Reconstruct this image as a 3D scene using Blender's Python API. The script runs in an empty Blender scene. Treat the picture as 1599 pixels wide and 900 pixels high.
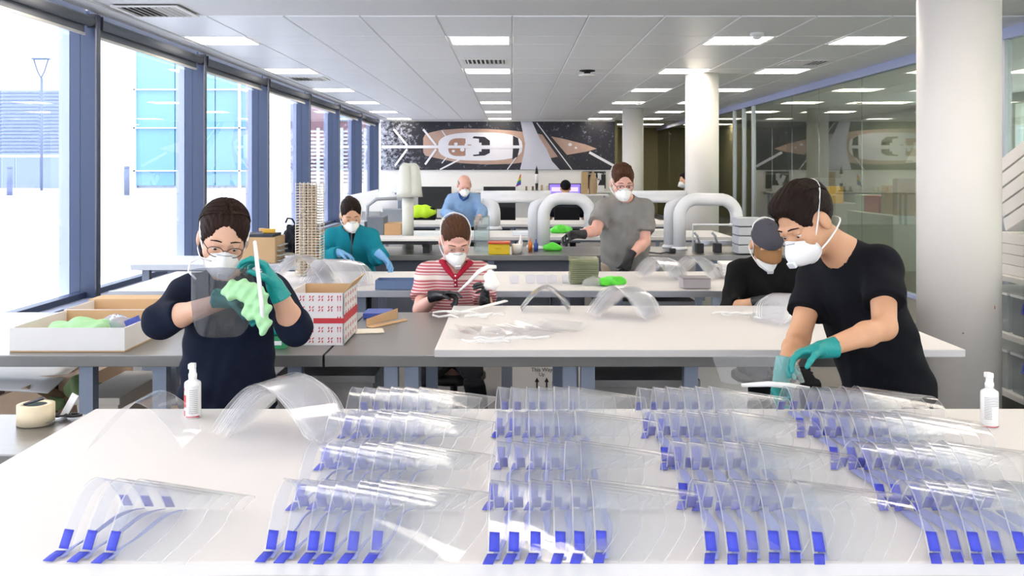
import bpy, bmesh, math, random
import numpy as np
from mathutils import Vector, Matrix
random.seed(7); np.random.seed(7)
PI = math.pi
SC = bpy.context.scene
COL = SC.collection

# ------------------------------------------------------------------ camera
EYE, FOC, VX, VY = 1.70, 1500.0, 800.0, 264.0          # eye height, focal length and vanishing point in 1599x900 pixels
cam_d = bpy.data.cameras.new('camera'); cam = bpy.data.objects.new('camera', cam_d); COL.objects.link(cam)
cam.location = (0, 0, EYE); cam.rotation_euler = (PI/2, 0, 0)
cam_d.sensor_width = 36.0; cam_d.lens = 36.0*FOC/1599.0
cam_d.shift_y = -(450.0-VY)/1599.0; cam_d.shift_x = (799.5-VX)/1599.0
cam_d.clip_start = 0.05; cam_d.clip_end = 400
SC.camera = cam

# ------------------------------------------------------------------ world, exposure
W = bpy.data.worlds.new('sky'); SC.world = W; W.use_nodes = True
_n = W.node_tree.nodes; _bg = _n['Background']
_bg.inputs[0].default_value = (0.88, 0.92, 1.0, 1); _bg.inputs[1].default_value = 3.3
LAMP_STRENGTH = 8.0
SC.view_settings.view_transform = 'Standard'; SC.view_settings.look = 'None'
SC.view_settings.gamma = 1.0; SC.view_settings.use_curve_mapping = False
SC.view_settings.exposure = 0.60
SC.cycles.max_bounces = 10; SC.cycles.transparent_max_bounces = 40; SC.cycles.diffuse_bounces = 5
SC.cycles.glossy_bounces = 4; SC.cycles.caustics_reflective = False; SC.cycles.caustics_refractive = False
SC.cycles.sample_clamp_indirect = 6.0

# ------------------------------------------------------------------ helpers
def P(px, py, Y):
    """point at depth Y seen at pixel (px, py)"""
    return Vector(((px-VX)/FOC*Y, Y, EYE-(py-VY)/FOC*Y))
def PX(px, Y): return (px-VX)/FOC*Y
def PZ(py, Y): return EYE-(py-VY)/FOC*Y

def lin(h):
    if not isinstance(h, str): return tuple(h)
    h = h.lstrip('#'); c = [int(h[i:i+2], 16)/255 for i in (0, 2, 4)]
    return tuple(x/12.92 if x <= 0.04045 else ((x+0.055)/1.055)**2.4 for x in c)

MATS = {}
def M(name, col='#808080', rough=0.5, metal=0.0, var=0.0, scale=8.0, bump=0.0, bscale=40.0, spec=0.5, emit=0, stretch=(1, 1, 1)):
    """procedural principled material: colour with noise variation and fine relief"""
    if name in MATS: return MATS[name]
    m = bpy.data.materials.new(name); m.use_nodes = True; MATS[name] = m
    nt = m.node_tree; N = nt.nodes; L = nt.links; b = N['Principled BSDF']
    c = lin(col)
    b.inputs['Base Color'].default_value = (*c, 1); b.inputs['Roughness'].default_value = rough
    b.inputs['Metallic'].default_value = metal; b.inputs['Specular IOR Level'].default_value = spec
    if emit:
        b.inputs['Emission Color'].default_value = (*c, 1); b.inputs['Emission Strength'].default_value = emit
    if var or bump:
        tc = N.new('ShaderNodeTexCoord'); mp = N.new('ShaderNodeMapping'); mp.inputs['Scale'].default_value = stretch
        L.new(tc.outputs['Object'], mp.inputs[0])
    if var:
        no = N.new('ShaderNodeTexNoise'); no.inputs['Scale'].default_value = scale; no.inputs['Detail'].default_value = 5
        L.new(mp.outputs[0], no.inputs[0])
        mx = N.new('ShaderNodeMix'); mx.data_type = 'RGBA'
        mx.inputs[6].default_value = (*[max(0, x*(1-var)) for x in c], 1); mx.inputs[7].default_value = (*[min(1, x*(1+var)) for x in c], 1)
        L.new(no.outputs[0], mx.inputs[0]); L.new(mx.outputs[2], b.inputs['Base Color'])
    if bump:
        n2 = N.new('ShaderNodeTexNoise'); n2.inputs['Scale'].default_value = bscale; n2.inputs['Detail'].default_value = 4
        L.new(mp.outputs[0], n2.inputs[0])
        bp = N.new('ShaderNodeBump'); bp.inputs['Strength'].default_value = bump; bp.inputs['Distance'].default_value = 0.01
        L.new(n2.outputs[0], bp.inputs['Height']); L.new(bp.outputs[0], b.inputs['Normal'])
    return m

def clear(name, tint='#ffffff', rough=0.02, milk=0.05, ior=1.45, refl=1.0, milkcol='#ffffff'):
    """thin clear sheet: see-through, Fresnel mirror, a trace of milkiness"""
    if name in MATS: return MATS[name]
    m = bpy.data.materials.new(name); m.use_nodes = True; MATS[name] = m
    nt = m.node_tree; N = nt.nodes; L = nt.links; N.clear()
    out = N.new('ShaderNodeOutputMaterial'); tr = N.new('ShaderNodeBsdfTransparent'); gl = N.new('ShaderNodeBsdfGlossy')
    df = N.new('ShaderNodeBsdfDiffuse'); lw = N.new('ShaderNodeLayerWeight'); lw.inputs[0].default_value = .5
    pw = N.new('ShaderNodeMath'); pw.operation = 'POWER'; pw.inputs[1].default_value = 5.0; f0 = ((ior-1)/(ior+1))**2
    mu = N.new('ShaderNodeMath'); mu.operation = 'MULTIPLY_ADD'; mu.inputs[1].default_value = (1-f0)*min(1, refl); mu.inputs[2].default_value = f0*refl; mu.use_clamp = True
    tr.inputs[0].default_value = (*lin(tint), 1); gl.inputs['Roughness'].default_value = rough
    df.inputs[0].default_value = (*lin(milkcol), 1)
    tl = N.new('ShaderNodeBsdfTranslucent'); tl.inputs[0].default_value = (*lin(milkcol), 1); m0 = N.new('ShaderNodeMixShader'); m0.inputs[0].default_value = .5
    L.new(df.outputs[0], m0.inputs[1]); L.new(tl.outputs[0], m0.inputs[2])
    m1 = N.new('ShaderNodeMixShader'); m1.inputs[0].default_value = milk; m2 = N.new('ShaderNodeMixShader')
    L.new(tr.outputs[0], m1.inputs[1]); L.new(m0.outputs[0], m1.inputs[2])
    L.new(lw.outputs['Facing'], pw.inputs[0]); L.new(pw.outputs[0], mu.inputs[0]); L.new(mu.outputs[0], m2.inputs[0]); L.new(m1.outputs[0], m2.inputs[1]); L.new(gl.outputs[0], m2.inputs[2])
    L.new(m2.outputs[0], out.inputs[0])
    return m

def Rz(a): return Matrix.Rotation(a, 3, 'Z')
def Rx(a): return Matrix.Rotation(a, 3, 'X')
def Ry(a): return Matrix.Rotation(a, 3, 'Y')

class G:
    """mesh collector"""
    def __init__(s): s.v = []; s.f = []; s.mi = []; s.cur = 0
    def add(s, vs, fs):
        o = len(s.v); s.v += [tuple(x) for x in vs]; s.f += [tuple(i+o for i in f) for f in fs]; s.mi += [s.cur]*len(fs); return s
    def box(s, c, d, R=None):
        hx, hy, hz = d[0]/2, d[1]/2, d[2]/2; c = Vector(c)
        vs = [Vector((x, y, z)) for x in (-hx, hx) for y in (-hy, hy) for z in (-hz, hz)]
        if R is not None: vs = [R @ v for v in vs]
        return s.add([c+v for v in vs], [(0, 1, 3, 2), (4, 6, 7, 5), (0, 4, 5, 1), (2, 3, 7, 6), (0, 2, 6, 4), (1, 5, 7, 3)])
    def bb(s, x0, x1, y0, y1, z0, z1): return s.box(((x0+x1)/2, (y0+y1)/2, (z0+z1)/2), (abs(x1-x0), abs(y1-y0), abs(z1-z0)))
    def tube(s, pts, r, n=8, cap=True, flat=1.0, closed=False):
        pts = [Vector(p) for p in pts]; k = len(pts); rs = r if isinstance(r, (list, tuple)) else [r]*k
        rings = []; prev = None
        for i, p in enumerate(pts):
            if closed: t = pts[(i+1) % k]-pts[i-1]
            else: t = pts[min(i+1, k-1)]-pts[max(i-1, 0)]
            t.normalize()
            if prev is None:
                a = Vector((0, 0, 1)) if abs(t.z) < .9 else Vector((1, 0, 0)); u = t.cross(a).normalized()
            else:
                u = prev-t*prev.dot(t)
                u = u.normalized() if u.length > 1e-6 else t.orthogonal().normalized()
            prev = u; w = t.cross(u)
            rings.append([p+(u*math.cos(2*PI*j/n)*rs[i]*flat+w*math.sin(2*PI*j/n)*rs[i]) for j in range(n)])
        vs = [v for q in rings for v in q]; fs = []
        for i in range(k if closed else k-1):
            a, b = i*n, ((i+1) % k)*n
            for j in range(n): fs.append((a+j, a+(j+1) % n, b+(j+1) % n, b+j))
        if cap and not closed: fs.append(tuple(range(n-1, -1, -1))); fs.append(tuple((k-1)*n+j for j in range(n)))
        return s.add(vs, fs)
    def cyl(s, a, b, r, r2=None, n=16): return s.tube([a, b], [r, r if r2 is None else r2], n)
    def lathe(s, c, prof, n=20):
        c = Vector(c); vs = []; fs = []
        for r, z in prof: vs += [c+Vector((r*math.cos(2*PI*j/n), r*math.sin(2*PI*j/n), z)) for j in range(n)]
        for i in range(len(prof)-1):
            for j in range(n): fs.append((i*n+j, i*n+(j+1) % n, (i+1)*n+(j+1) % n, (i+1)*n+j))
        fs.append(tuple(range(n-1, -1, -1))); fs.append(tuple((len(prof)-1)*n+j for j in range(n)))
        return s.add(vs, fs)
    def prism(s, pts, d):
        """polygon (3-D points) extruded by vector d"""
        n = len(pts); d = Vector(d); a = [Vector(p) for p in pts]
        fs = [tuple(range(n-1, -1, -1)), tuple(range(n, 2*n))]+[(i, (i+1) % n, n+(i+1) % n, n+i) for i in range(n)]
        return s.add(a+[p+d for p in a], fs)
    def grid(s, fn, nu, nv):
        vs = [fn(i/nu, j/nv) for i in range(nu+1) for j in range(nv+1)]
        return s.add(vs, [(i*(nv+1)+j, (i+1)*(nv+1)+j, (i+1)*(nv+1)+j+1, i*(nv+1)+j+1) for i in range(nu) for j in range(nv)])
    def poly(s, pts): return s.add(pts, [tuple(range(len(pts)))])
    def ob(s, name, mat, par=None, smooth=False, bev=0.0, fix=True):
        me = bpy.data.meshes.new(name); me.from_pydata([tuple(v) for v in s.v], [], s.f)
        mats = mat if isinstance(mat, (list, tuple)) else [mat]
        for m in mats: me.materials.append(m)
        if len(mats) > 1: me.polygons.foreach_set('material_index', s.mi)
        if fix or bev:
            bm = bmesh.new(); bm.from_mesh(me)
            if fix: bmesh.ops.recalc_face_normals(bm, faces=bm.faces)
            if bev: bmesh.ops.bevel(bm, geom=bm.edges[:], offset=bev, segments=2, affect='EDGES', profile=0.6)
            bm.to_mesh(me); bm.free()
        if smooth: me.polygons.foreach_set('use_smooth', [True]*len(me.polygons))
        me.update()
        return link(name, me, par)

def link(name, me, par=None):
    o = bpy.data.objects.new(name, me); COL.objects.link(o)
    if par is not None: o.parent = par; o.matrix_parent_inverse = par.matrix_basis.inverted()
    return o
def tag(o, label, cat=None, group=None, kind=None):
    if label: o['label'] = label
    if cat: o['category'] = cat
    if group: o['group'] = group
    if kind: o['kind'] = kind
    return o
def thing(name, label, cat, loc=(0, 0, 0), group=None):
    o = bpy.data.objects.new(name, None); COL.objects.link(o); o.location = loc; o.empty_display_size = .1
    return tag(o, label, cat, group)
def dup(root, loc=None, rot=None, label=None):
    r = root.copy(); COL.objects.link(r)
    if loc is not None: r.location = loc
    if rot is not None: r.rotation_euler = rot
    if label: r['label'] = label
    for ch in list(root.children):
        c = ch.copy(); COL.objects.link(c); c.parent = r
        for g in ch.children:
            d = g.copy(); COL.objects.link(d); d.parent = c
    return r
def struct(o, label=None): o['kind'] = 'structure'; return tag(o, label)

# ------------------------------------------------------------------ smooth solids from distance fields (for bodies, hair, hands, cloth)
class Solid:
    def __init__(s): s.ops = []
    def cone(s, a, b, ra, rb, k=.02, flat=None):
        """tapered limb from a to b; flat = (axis, factor) squashes it along an axis"""
        s.ops.append(('c', np.array(a, float), np.array(b, float), ra, rb, k, flat)); return s
    def ell(s, c, r, R=None, k=.02, sub=False):
        s.ops.append(('s' if sub else 'e', np.array(c, float), np.array(r, float), None if R is None else np.array(R, float), k)); return s
    def cut(s, p, n): s.ops.append(('p', np.array(p, float), np.array(n, float)/np.linalg.norm(n))); return s
    def holecone(s, a, b, ra, rb, k=.01): s.ops.append(('h', np.array(a, float), np.array(b, float), ra, rb, k)); return s
    def wave(s, fn): s.ops.append(('w', fn)); return s
    @staticmethod
    def _cone(p, a, b, ra, rb, flat):
        if flat is not None:
            ax, fc = np.array(flat[0], float), flat[1]; ax = ax/np.linalg.norm(ax)
            q = p-a; p = a+q+np.outer(q@ax, ax)*(1/fc-1)
            bb = b-a; b = a+bb+ax*(bb@ax)*(1/fc-1)
        ab = b-a; t = np.clip(((p-a)@ab)/(ab@ab+1e-12), 0, 1)
        d = np.linalg.norm(p-a-t[:, None]*ab, axis=1)-(ra+(rb-ra)*t)
        return d*(flat[1] if flat is not None and flat[1] < 1 else 1)
    @staticmethod
    def _ell(p, c, r, R):
        q = p-c
        if R is not None: q = q@R
        k0 = np.linalg.norm(q/r, axis=1); k1 = np.linalg.norm(q/(r*r), axis=1)+1e-9
        return k0*(k0-1)/k1
    @staticmethod
    def smin(a, b, k):
        if k <= 0: return np.minimum(a, b)
        h = np.clip(.5+.5*(b-a)/k, 0, 1); return b*(1-h)+a*h-k*h*(1-h)
    def dist(s, p):
        d = np.full(len(p), 9.0)
        for o in s.ops:
            if o[0] == 'c': d = s.smin(d, s._cone(p, o[1], o[2], o[3], o[4], o[6]), o[5])
            elif o[0] == 'e': d = s.smin(d, s._ell(p, o[1], o[2], o[3]), o[4])
            elif o[0] == 's': d = -s.smin(-d, s._ell(p, o[1], o[2], o[3]), o[4])
            elif o[0] == 'h': d = -s.smin(-d, s._cone(p, o[1], o[2], o[3], o[4], None), o[5])
            elif o[0] == 'p': d = np.maximum(d, (p-o[1])@o[2])
            elif o[0] == 'w': d = d+o[1](p)
        return d
    def mesh(s, lo, hi, h):
        lo = np.array(lo, float); hi = np.array(hi, float); B = 4
        nb = np.ceil((hi-lo)/h/B).astype(int)+1; n = nb*B
        cg = np.stack(np.meshgrid(*[np.arange(k) for k in nb], indexing='ij'), -1).reshape(-1, 3)
        cd = s.dist(lo+(cg*B+B/2-.5)*h)
        D = np.repeat(np.repeat(np.repeat(np.where(cd > 0, 1., -1.).reshape(nb), B, 0), B, 1), B, 2).astype(np.float32)
        act = cg[np.abs(cd) < B*h*1.9+.012]
        off = np.stack(np.meshgrid(*[np.arange(B)]*3, indexing='ij'), -1).reshape(-1, 3)
        idx = (act[:, None, :]*B+off[None]).reshape(-1, 3)
        D[idx[:, 0], idx[:, 1], idx[:, 2]] = s.dist(lo+idx*h)
        S = D < 0
        c = np.zeros(tuple(n-1), int)
        for i in (0, 1):
            for j in (0, 1):
                for k in (0, 1): c += S[i:n[0]-1+i, j:n[1]-1+j, k:n[2]-1+k]
        A = np.argwhere((c > 0) & (c < 8))
        vid = np.full(tuple(n-1), -1, int); vid[A[:, 0], A[:, 1], A[:, 2]] = np.arange(len(A))
        acc = np.zeros((len(A), 3)); cnt = np.zeros(len(A))
        cor = [(i, j, k) for i in (0, 1) for j in (0, 1) for k in (0, 1)]
        for ax in range(3):
            for q in cor:
                if q[ax]: continue
                e = list(q); e[ax] = 1
                a = D[A[:, 0]+q[0], A[:, 1]+q[1], A[:, 2]+q[2]]; b = D[A[:, 0]+e[0], A[:, 1]+e[1], A[:, 2]+e[2]]
                m = (a < 0) != (b < 0); t = np.where(m, a/np.where(m, a-b, 1), 0)
                pt = np.tile(np.array(q, float), (len(A), 1)); pt[:, ax] = t
                acc[m] += pt[m]; cnt += m
        V = lo+(A+acc/np.maximum(cnt, 1)[:, None])*h
        F = []
        for ax in range(3):
            u, w = [(1, 2), (2, 0), (0, 1)][ax]
            s0 = [slice(1, n[i]-1) for i in range(3)]; s1 = list(s0); s1[ax] = slice(2, n[ax]); 
            a = S[tuple(s0)]; b = S[tuple(s1)]
            m = np.argwhere(a[tuple(slice(0, k) for k in b.shape)] != b)+1
            if not len(m): continue
            inside = S[m[:, 0], m[:, 1], m[:, 2]]
            q = []
            for du, dw in ((-1, -1), (0, -1), (0, 0), (-1, 0)):
                c_ = m.copy(); c_[:, u] += du; c_[:, w] += dw; q.append(vid[np.clip(c_[:, 0], 0, n[0]-2), np.clip(c_[:, 1], 0, n[1]-2), np.clip(c_[:, 2], 0, n[2]-2)])
            q = np.stack(q, 1); q[~inside] = q[~inside][:, ::-1]; F.append(q[(q >= 0).all(1)])
        return V, (np.concatenate(F) if F else np.zeros((0, 4), int))
    def ob(s, name, mat, lo, hi, h, par=None, pick=None):
        """pick(face centres) -> material index"""
        V, F = s.mesh(lo, hi, h)
        me = bpy.data.meshes.new(name); me.vertices.add(len(V)); me.vertices.foreach_set('co', V.ravel())
        me.loops.add(len(F)*4); me.loops.foreach_set('vertex_index', F.ravel().astype(np.int32))
        me.polygons.add(len(F)); me.polygons.foreach_set('loop_start', np.arange(0, len(F)*4, 4, dtype=np.int32))
        me.polygons.foreach_set('use_smooth', np.ones(len(F), bool))
        for m in (mat if isinstance(mat, (list, tuple)) else [mat]): me.materials.append(m)
        if pick is not None and len(F): me.polygons.foreach_set('material_index', pick(V[F].mean(1)).astype(np.int32))
        me.update(calc_edges=True); me.validate()
        return link(name, me, par)
# ================================================================== the room
XW, XG, YB, CE = -3.95, 5.30, 29.4, 3.20
white = M('white_paint', '#e9e6e2', .55, var=.02)
tile_m = M('ceiling_tile_metal', '#f3f3f4', .38, var=.015, scale=3, spec=.4)
gap_m = M('ceiling_gap', '#9a9a9c', .8)
floor_m = M('dark_carpet', '#7b7774', .95, var=.12, scale=30, bump=.3, bscale=300)
steel_blue = M('blue_grey_frame', '#333f5c', .45, var=.03)
lavender = M('lavender_frame', '#aab4d8', .4)
alu = M('brushed_aluminium', '#b8bac0', .35, metal=.8, var=.05, scale=20)
black = M('black_plastic', '#17171a', .5, var=.1)
glass = clear('window_glass', '#fbfdff', .0, 0.0, 1.45, 1.0)
pglass = clear('partition_glass', '#e2e8dc', .0, 0.015, 1.5, 1.9)
beige = M('beige_wall', '#d8d0c2', .8, var=.03)
olive = M('olive_wall', '#8a8460', .7, var=.06, scale=3)

g = G(); g.bb(-4.2, 11, -4, 36, -.2, 0); fl = struct(g.ob('floor', floor_m), 'dark carpet floor of the workshop')
g = G(); g.bb(XW, 10, -4, 36, CE+.012, CE+.2); g.bb(XW, 10, -4, 8.35, CE, CE+.02); g.bb(5.25, 10, 8.35, 36, CE, CE+.02)
g.bb(XW-.02, -3.756, 8.35, 29.6, CE-.015, CE+.02); g.bb(2.9, 5.25, 29.4, 36, CE, CE+.02)
ceil = struct(g.ob('ceiling', M('ceiling_white', '#dedddd', .6)), 'white suspended metal panel ceiling')
LX = [-3.375, -.375, 2.625, 4.125]; LY = [.7+3.5*k for k in range(9)]
VENTS = [(-3.375, 9.1), (-.375, 13.35), (-3.375, 15.9), (4.125, 13.5), (-.375, 6.0)]
tm = {}
def ctile(x, y0, y1):
    key = round(y1-y0, 2)
    if key not in tm:
        q = G(); w, d = .75-.012, key-.012
        q.add([(-w/2, -d/2, .012), (w/2, -d/2, .012), (w/2, d/2, .012), (-w/2, d/2, .012), (-w/2+.006, -d/2+.006, 0), (w/2-.006, -d/2+.006, 0), (w/2-.006, d/2-.006, 0), (-w/2+.006, d/2-.006, 0)],
              [(4, 5, 6, 7), (0, 1, 5, 4), (1, 2, 6, 5), (2, 3, 7, 6), (3, 0, 4, 7)])
        o = q.ob('ceiling_tile', tile_m, ceil); tm[key] = o.data
    else: o = link('ceiling_tile', tm[key], ceil)
    o.location = (x, (y0+y1)/2, CE)
for c in range(12):
    x = -3.375+.75*c
    for k in range(-1, 6):
        b = 11.2+3.5*k
        for y0, y1 in ((b-.35, b+.35), (b+.35, b+1.75), (b+1.75, b+3.15)):
            if y0 < 8.3 or y1 > YB+.05: continue
            if y1-y0 < 1 or True:
                if abs(y0-(b-.35)) < .01 and any(abs(x-lx) < .1 for lx in LX): continue
            ctile(x, y0, y1)
# recessed square light panels
lamp_e = bpy.data.materials.new('lamp_diffuser'); lamp_e.use_nodes = True; MATS['lamp'] = lamp_e
_b = lamp_e.node_tree.nodes['Principled BSDF']; _b.inputs['Base Color'].default_value = (.9, .9, .9, 1)
_b.inputs['Emission Color'].default_value = (1.0, .90, .77, 1); _b.inputs['Emission Strength'].default_value = LAMP_STRENGTH
def light_panel(x, y, label):
    t = thing('ceiling_light', label, 'light', (x, y, CE), 'square ceiling light panels')
    q = G()
    for sx, sy, dx, dy in ((0, -.345, .70, .02), (0, .345, .70, .02), (-.345, 0, .02, .67), (.345, 0, .02, .67)): q.box((x+sx, y+sy, CE+.0005), (dx, dy, .015))
    q.ob('frame', tile_m, t)
    for s in (-1, 1):
        q = G(); q.box((x+s*.168, y, CE+.004), (.325, .66, .008)); q.ob('diffuser', lamp_e, t)
names = {-3.375: 'beside the windows', -.375: 'in the middle row of the ceiling', 2.625: 'in the row above the round columns', 4.125: 'in the row beside the glass partition'}
for x in LX:
    for i, y in enumerate(LY):
        if y > YB-.4: continue
        od = ['nearest', 'second', 'third', 'fourth', 'fifth', 'sixth', 'seventh', 'eighth', 'farthest'][i]
        light_panel(x, y, f'bright square recessed light panel {names[x]}, {od} from the camera')
OD2 = ['nearest', 'second nearest', 'third nearest', 'fourth nearest', 'second farthest', 'farthest']
for x in (3.6, 4.7): light_panel(x, 32.2, f'unseen square light panel added to brighten the far corridor, {"left" if x < 4 else "right"} one')  # both corridor panels are added, out of view, to lift the dark corridor
for x in (6.6, 8.6):
    for i, y in enumerate((4.2, 11.2, 14.7, 18.2, 21.7, 25.2)):
        light_panel(x, y, f'{OD2[i]} light panel beyond the glass partition in the {"row next to the glass" if x < 7 else "row farther from the glass"}')
for x, y in VENTS[:4]:
    t = thing('air_diffuser', {9.1: 'white slatted ceiling air vent nearest the windows', 13.35: 'slatted air vent between lights in the middle ceiling row', 15.9: 'small dark slatted air vent by the window row of lights', 13.5: 'dark slatted ceiling vent beside the glass partition'}[y], 'air vent', (x, y, CE))
    q = G()
    for sx, sy, dx, dy in ((0, -.29, .62, .04), (0, .29, .62, .04), (-.29, 0, .04, .54), (.29, 0, .04, .54)): q.box((x+sx, y+sy, CE-.008), (dx, dy, .012))
    q.ob('frame', white, t); q = G(); q.box((x, y, CE-.004), (.55, .55, .004)); q.ob('backing', M('vent_dark', '#3a3c42', .8), t)
    for k in range(9):
        q = G(); q.box((x-.24+.06*k, y, CE-.012), (.028, .54, .006), Ry(.5 if k < 4.5 else -.5)); q.ob('slat', white, t)
# small ceiling fittings
t = thing('ceiling_speaker', 'black dome fitting with white ring hanging under the ceiling', 'speaker', tuple(P(917, 112, 14.6)))
c = P(917, 108, 14.6); c.z = CE
G().lathe(c, [(.12, -.0), (.12, -.015), (.05, -.03), (.05, -.06)], 18).ob('neck', black, t, True)
G().lathe(c, [(.05, -.055), (.13, -.06), (.13, -.085), (.03, -.09)], 18).ob('disc', white, t, True)
for px, py, Y, lb in ((1182, 55, 10.6, 'white smoke detector above the near right light panel'), (997, 157, 21.5, 'far white smoke detector near the round columns')):
    c = P(px, py, Y); c.z = CE; t = thing('smoke_detector', lb, 'smoke detector', tuple(c))
    G().lathe(c, [(.075, 0), (.075, -.025), (.06, -.035)], 18).ob('base', white, t, True)
    G().lathe(c, [(.045, -.035), (.05, -.055), (.02, -.07)], 18).ob('sensor', white, t, True)

# ---- columns
colm = M('column_paint', '#e6e1da', .6, var=.012, scale=2, bump=.03, bscale=8)
for i, (Y, lb) in enumerate(((6.46, 'big white round column nearest the camera, beside the man in black'), (15.2, 'white round column in the middle distance'), (23.9, 'slimmest looking white round column, farthest away'))):
    t = G().cyl((3.0, Y, 0), (3.0, Y, CE+.01), .262, n=48).ob('column', colm, None, True)
    for p in t.data.polygons:
        if len(p.vertices) > 4: p.use_smooth = False
    tag(t, lb, 'column', 'round columns'); 
    if i == 0:
        for px, py, w, h, m in ((1545, 478, .004, .022, M('red_mark', '#c02a20', .6)), (1494, 517, .010, .010, M('grey_mark', '#77736e', .7))):
            a = math.asin(max(-1, min(1, (PX(px, 6.3)-3.0)/.262)))
            q = G(); q.box((3.0+.263*math.sin(a), 6.46-.263*math.cos(a), PZ(py, 6.3)), (w, .002, h), Rz(a)); q.ob('paint_mark', m, t)

# ---- back wall with the yacht poster
g = G(); g.bb(-4.2, PX(960, YB), YB, YB+.15, 0, CE+.1); struct(g.ob('wall_back', white), 'white back wall under the yacht poster')
g = G(); g.bb(PX(960, YB), 10, 35, 35.2, 0, CE+.1); struct(g.ob('wall_corridor', olive), 'olive wall of the corridor behind the columns')
g = G(); g.bb(PX(960, YB), PX(960, YB)+.1, YB+.15, 35, 0, CE); struct(g.ob('wall_corridor_side', olive))
g = G(); g.bb(-4.3, 11, -4.2, -4, 0, .5); g.bb(-4.3, 11, -4.2, -4, CE-.15, CE+.2)  # wall out of view; its glazing is added to let in frontal fill light
for k in range(6): g.bb(-4.3+k*3.06, -4.2+k*3.06, -4.2, -4, .5, CE-.15)
wf = struct(g.ob('wall_front_fill_glazing', white), 'unseen wall behind the camera, its glazing added for fill light')
for k in range(5): q = G(); q.bb(-4.2+k*3.06, -4.3+(k+1)*3.06, -4.103, -4.097, .5, CE-.15); q.ob('pane', glass, wf)
g = G(); g.bb(10, 10.2, -4, 36, 0, .9); g.bb(10, 10.2, -4, 36, CE-.2, CE+.2); g.bb(10, 10.2, 22, 36, .9, CE-.2)
for k in range(8): g.bb(10, 10.2, -4+k*3.3, -3.85+k*3.3, .9, CE-.2)  # window row carried farther back as an addition, to brighten the side room
ws = struct(g.ob('wall_side_room', M('grey_green_wall', '#c4c7bb', .7, var=.03)), 'wall of the side room with windows, extended back from the camera for fill light')
for k in range(8): q = G(); q.bb(10.097, 10.103, -3.85+k*3.3, min(-4+(k+1)*3.3, 22), .9, CE-.2); q.ob('pane', glass, ws)
yp = YB-.03
pt = thing('yacht_poster', 'long panoramic poster of a sailing yacht seen from above on dark sea', 'poster', (PX(777, YB), yp, PZ(265, YB)))
sea = bpy.data.materials.new('poster_sea'); sea.use_nodes = True; _nt = sea.node_tree; _b = _nt.nodes['Principled BSDF']; _b.inputs['Roughness'].default_value = .35
_tc = _nt.nodes.new('ShaderNodeTexCoord'); _no = _nt.nodes.new('ShaderNodeTexNoise'); _no.inputs['Scale'].default_value = 9; _no.inputs['Detail'].default_value = 9; _no.inputs['Roughness'].default_value = .75
_sx = _nt.nodes.new('ShaderNodeSeparateXYZ'); _mr = _nt.nodes.new('ShaderNodeMapRange'); _mr.inputs[1].default_value = -4.1; _mr.inputs[2].default_value = -2.6; _mr.inputs[3].default_value = .17; _mr.inputs[4].default_value = -.02
_ad = _nt.nodes.new('ShaderNodeMath'); _ad.operation = 'ADD'; _rp = _nt.nodes.new('ShaderNodeValToRGB')
_rp.color_ramp.elements[0].position = .56; _rp.color_ramp.elements[0].color = (*lin('#1d1c28'), 1); _rp.color_ramp.elements[1].position = .72; _rp.color_ramp.elements[1].color = (*lin('#b9bccb'), 1)
_L = _nt.links.new; _L(_tc.outputs['Object'], _no.inputs[0]); _L(_tc.outputs['Object'], _sx.inputs[0]); _L(_sx.outputs[0], _mr.inputs[0]); _L(_no.outputs[0], _ad.inputs[0]); _L(_mr.outputs[0], _ad.inputs[1]); _L(_ad.outputs[0], _rp.inputs[0]); _L(_rp.outputs[0], _b.inputs['Base Color'])
g = G(); g.bb(PX(595, YB), PX(960, YB), yp, YB, PZ(265.5, YB), PZ(190, YB)); g.ob('panel', sea, pt)
def pp(pts, name, m, lay):
    """flat printed shape on the poster; points in photo pixels"""
    y = yp-.002*lay; q = G(); q.prism([(PX(a, YB), y, PZ(b, YB)) for a, b in pts], (0, .0015, 0)); return q.ob(name, m, pt)
deck = M('print_deck', '#b8998a', .4, var=.15, scale=5); pwhite = M('print_white', '#e4e3ea', .4, var=.03); pdark = M('print_dark', '#26242c', .4); ptan = M('print_tan', '#a9806c', .4, var=.2, scale=20)
hull = [(661, 216), (664, 210), (672, 207), (690, 203), (720, 201), (760, 201.5), (800, 204), (840, 209), (880, 217), (915, 226), (932, 232.5), (915, 237), (880, 243), (850, 249), (800, 256), (760, 257), (720, 255), (690, 249), (672, 245), (664, 243), (661, 238)]
pp(hull, 'hull_print', deck, 1)
def oval(cx, cy, rx, ry, n=28, e=.7):
    return [(cx+rx*math.copysign(abs(math.cos(2*PI*k/n))**e, math.cos(2*PI*k/n)), cy+ry*math.copysign(abs(math.sin(2*PI*k/n))**e, math.sin(2*PI*k/n))) for k in range(n)]
pp(oval(750, 229, 66, 22), 'coachroof_print', pwhite, 2)
pp(oval(718, 230, 18, 14), 'cockpit_print', ptan, 3)
for a, b in ((727, 214), (727, 232)): pp([(a, b), (a+38, b-1), (a+38, b+11), (a, b+12)], 'hatch_frame_print', pwhite, 4)
pp([(740, 213), (757, 214), (765, 220), (765, 227), (752, 227), (752, 223), (748, 223), (748, 217), (738, 216)], 'windscreen_print', pdark, 5)
pp([(740, 244), (757, 243), (765, 239), (765, 233), (752, 233), (752, 237), (748, 237), (748, 241), (738, 242)], 'windscreen_print', pdark, 5)
pp([(801, 212), (809, 216), (811, 228), (801, 228)], 'skylight_print', pdark, 5); pp([(801, 232), (811, 232), (808, 245), (800, 249)], 'skylight_print', pdark, 5)
pp([(813, 190.3), (831, 190.3), (842, 215), (853, 232), (862, 252), (874, 265), (812, 265), (818, 240), (820, 225)], 'sail_print', M('print_sail', '#cfcfdc', .4, var=.05, scale=4), 6)
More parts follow.
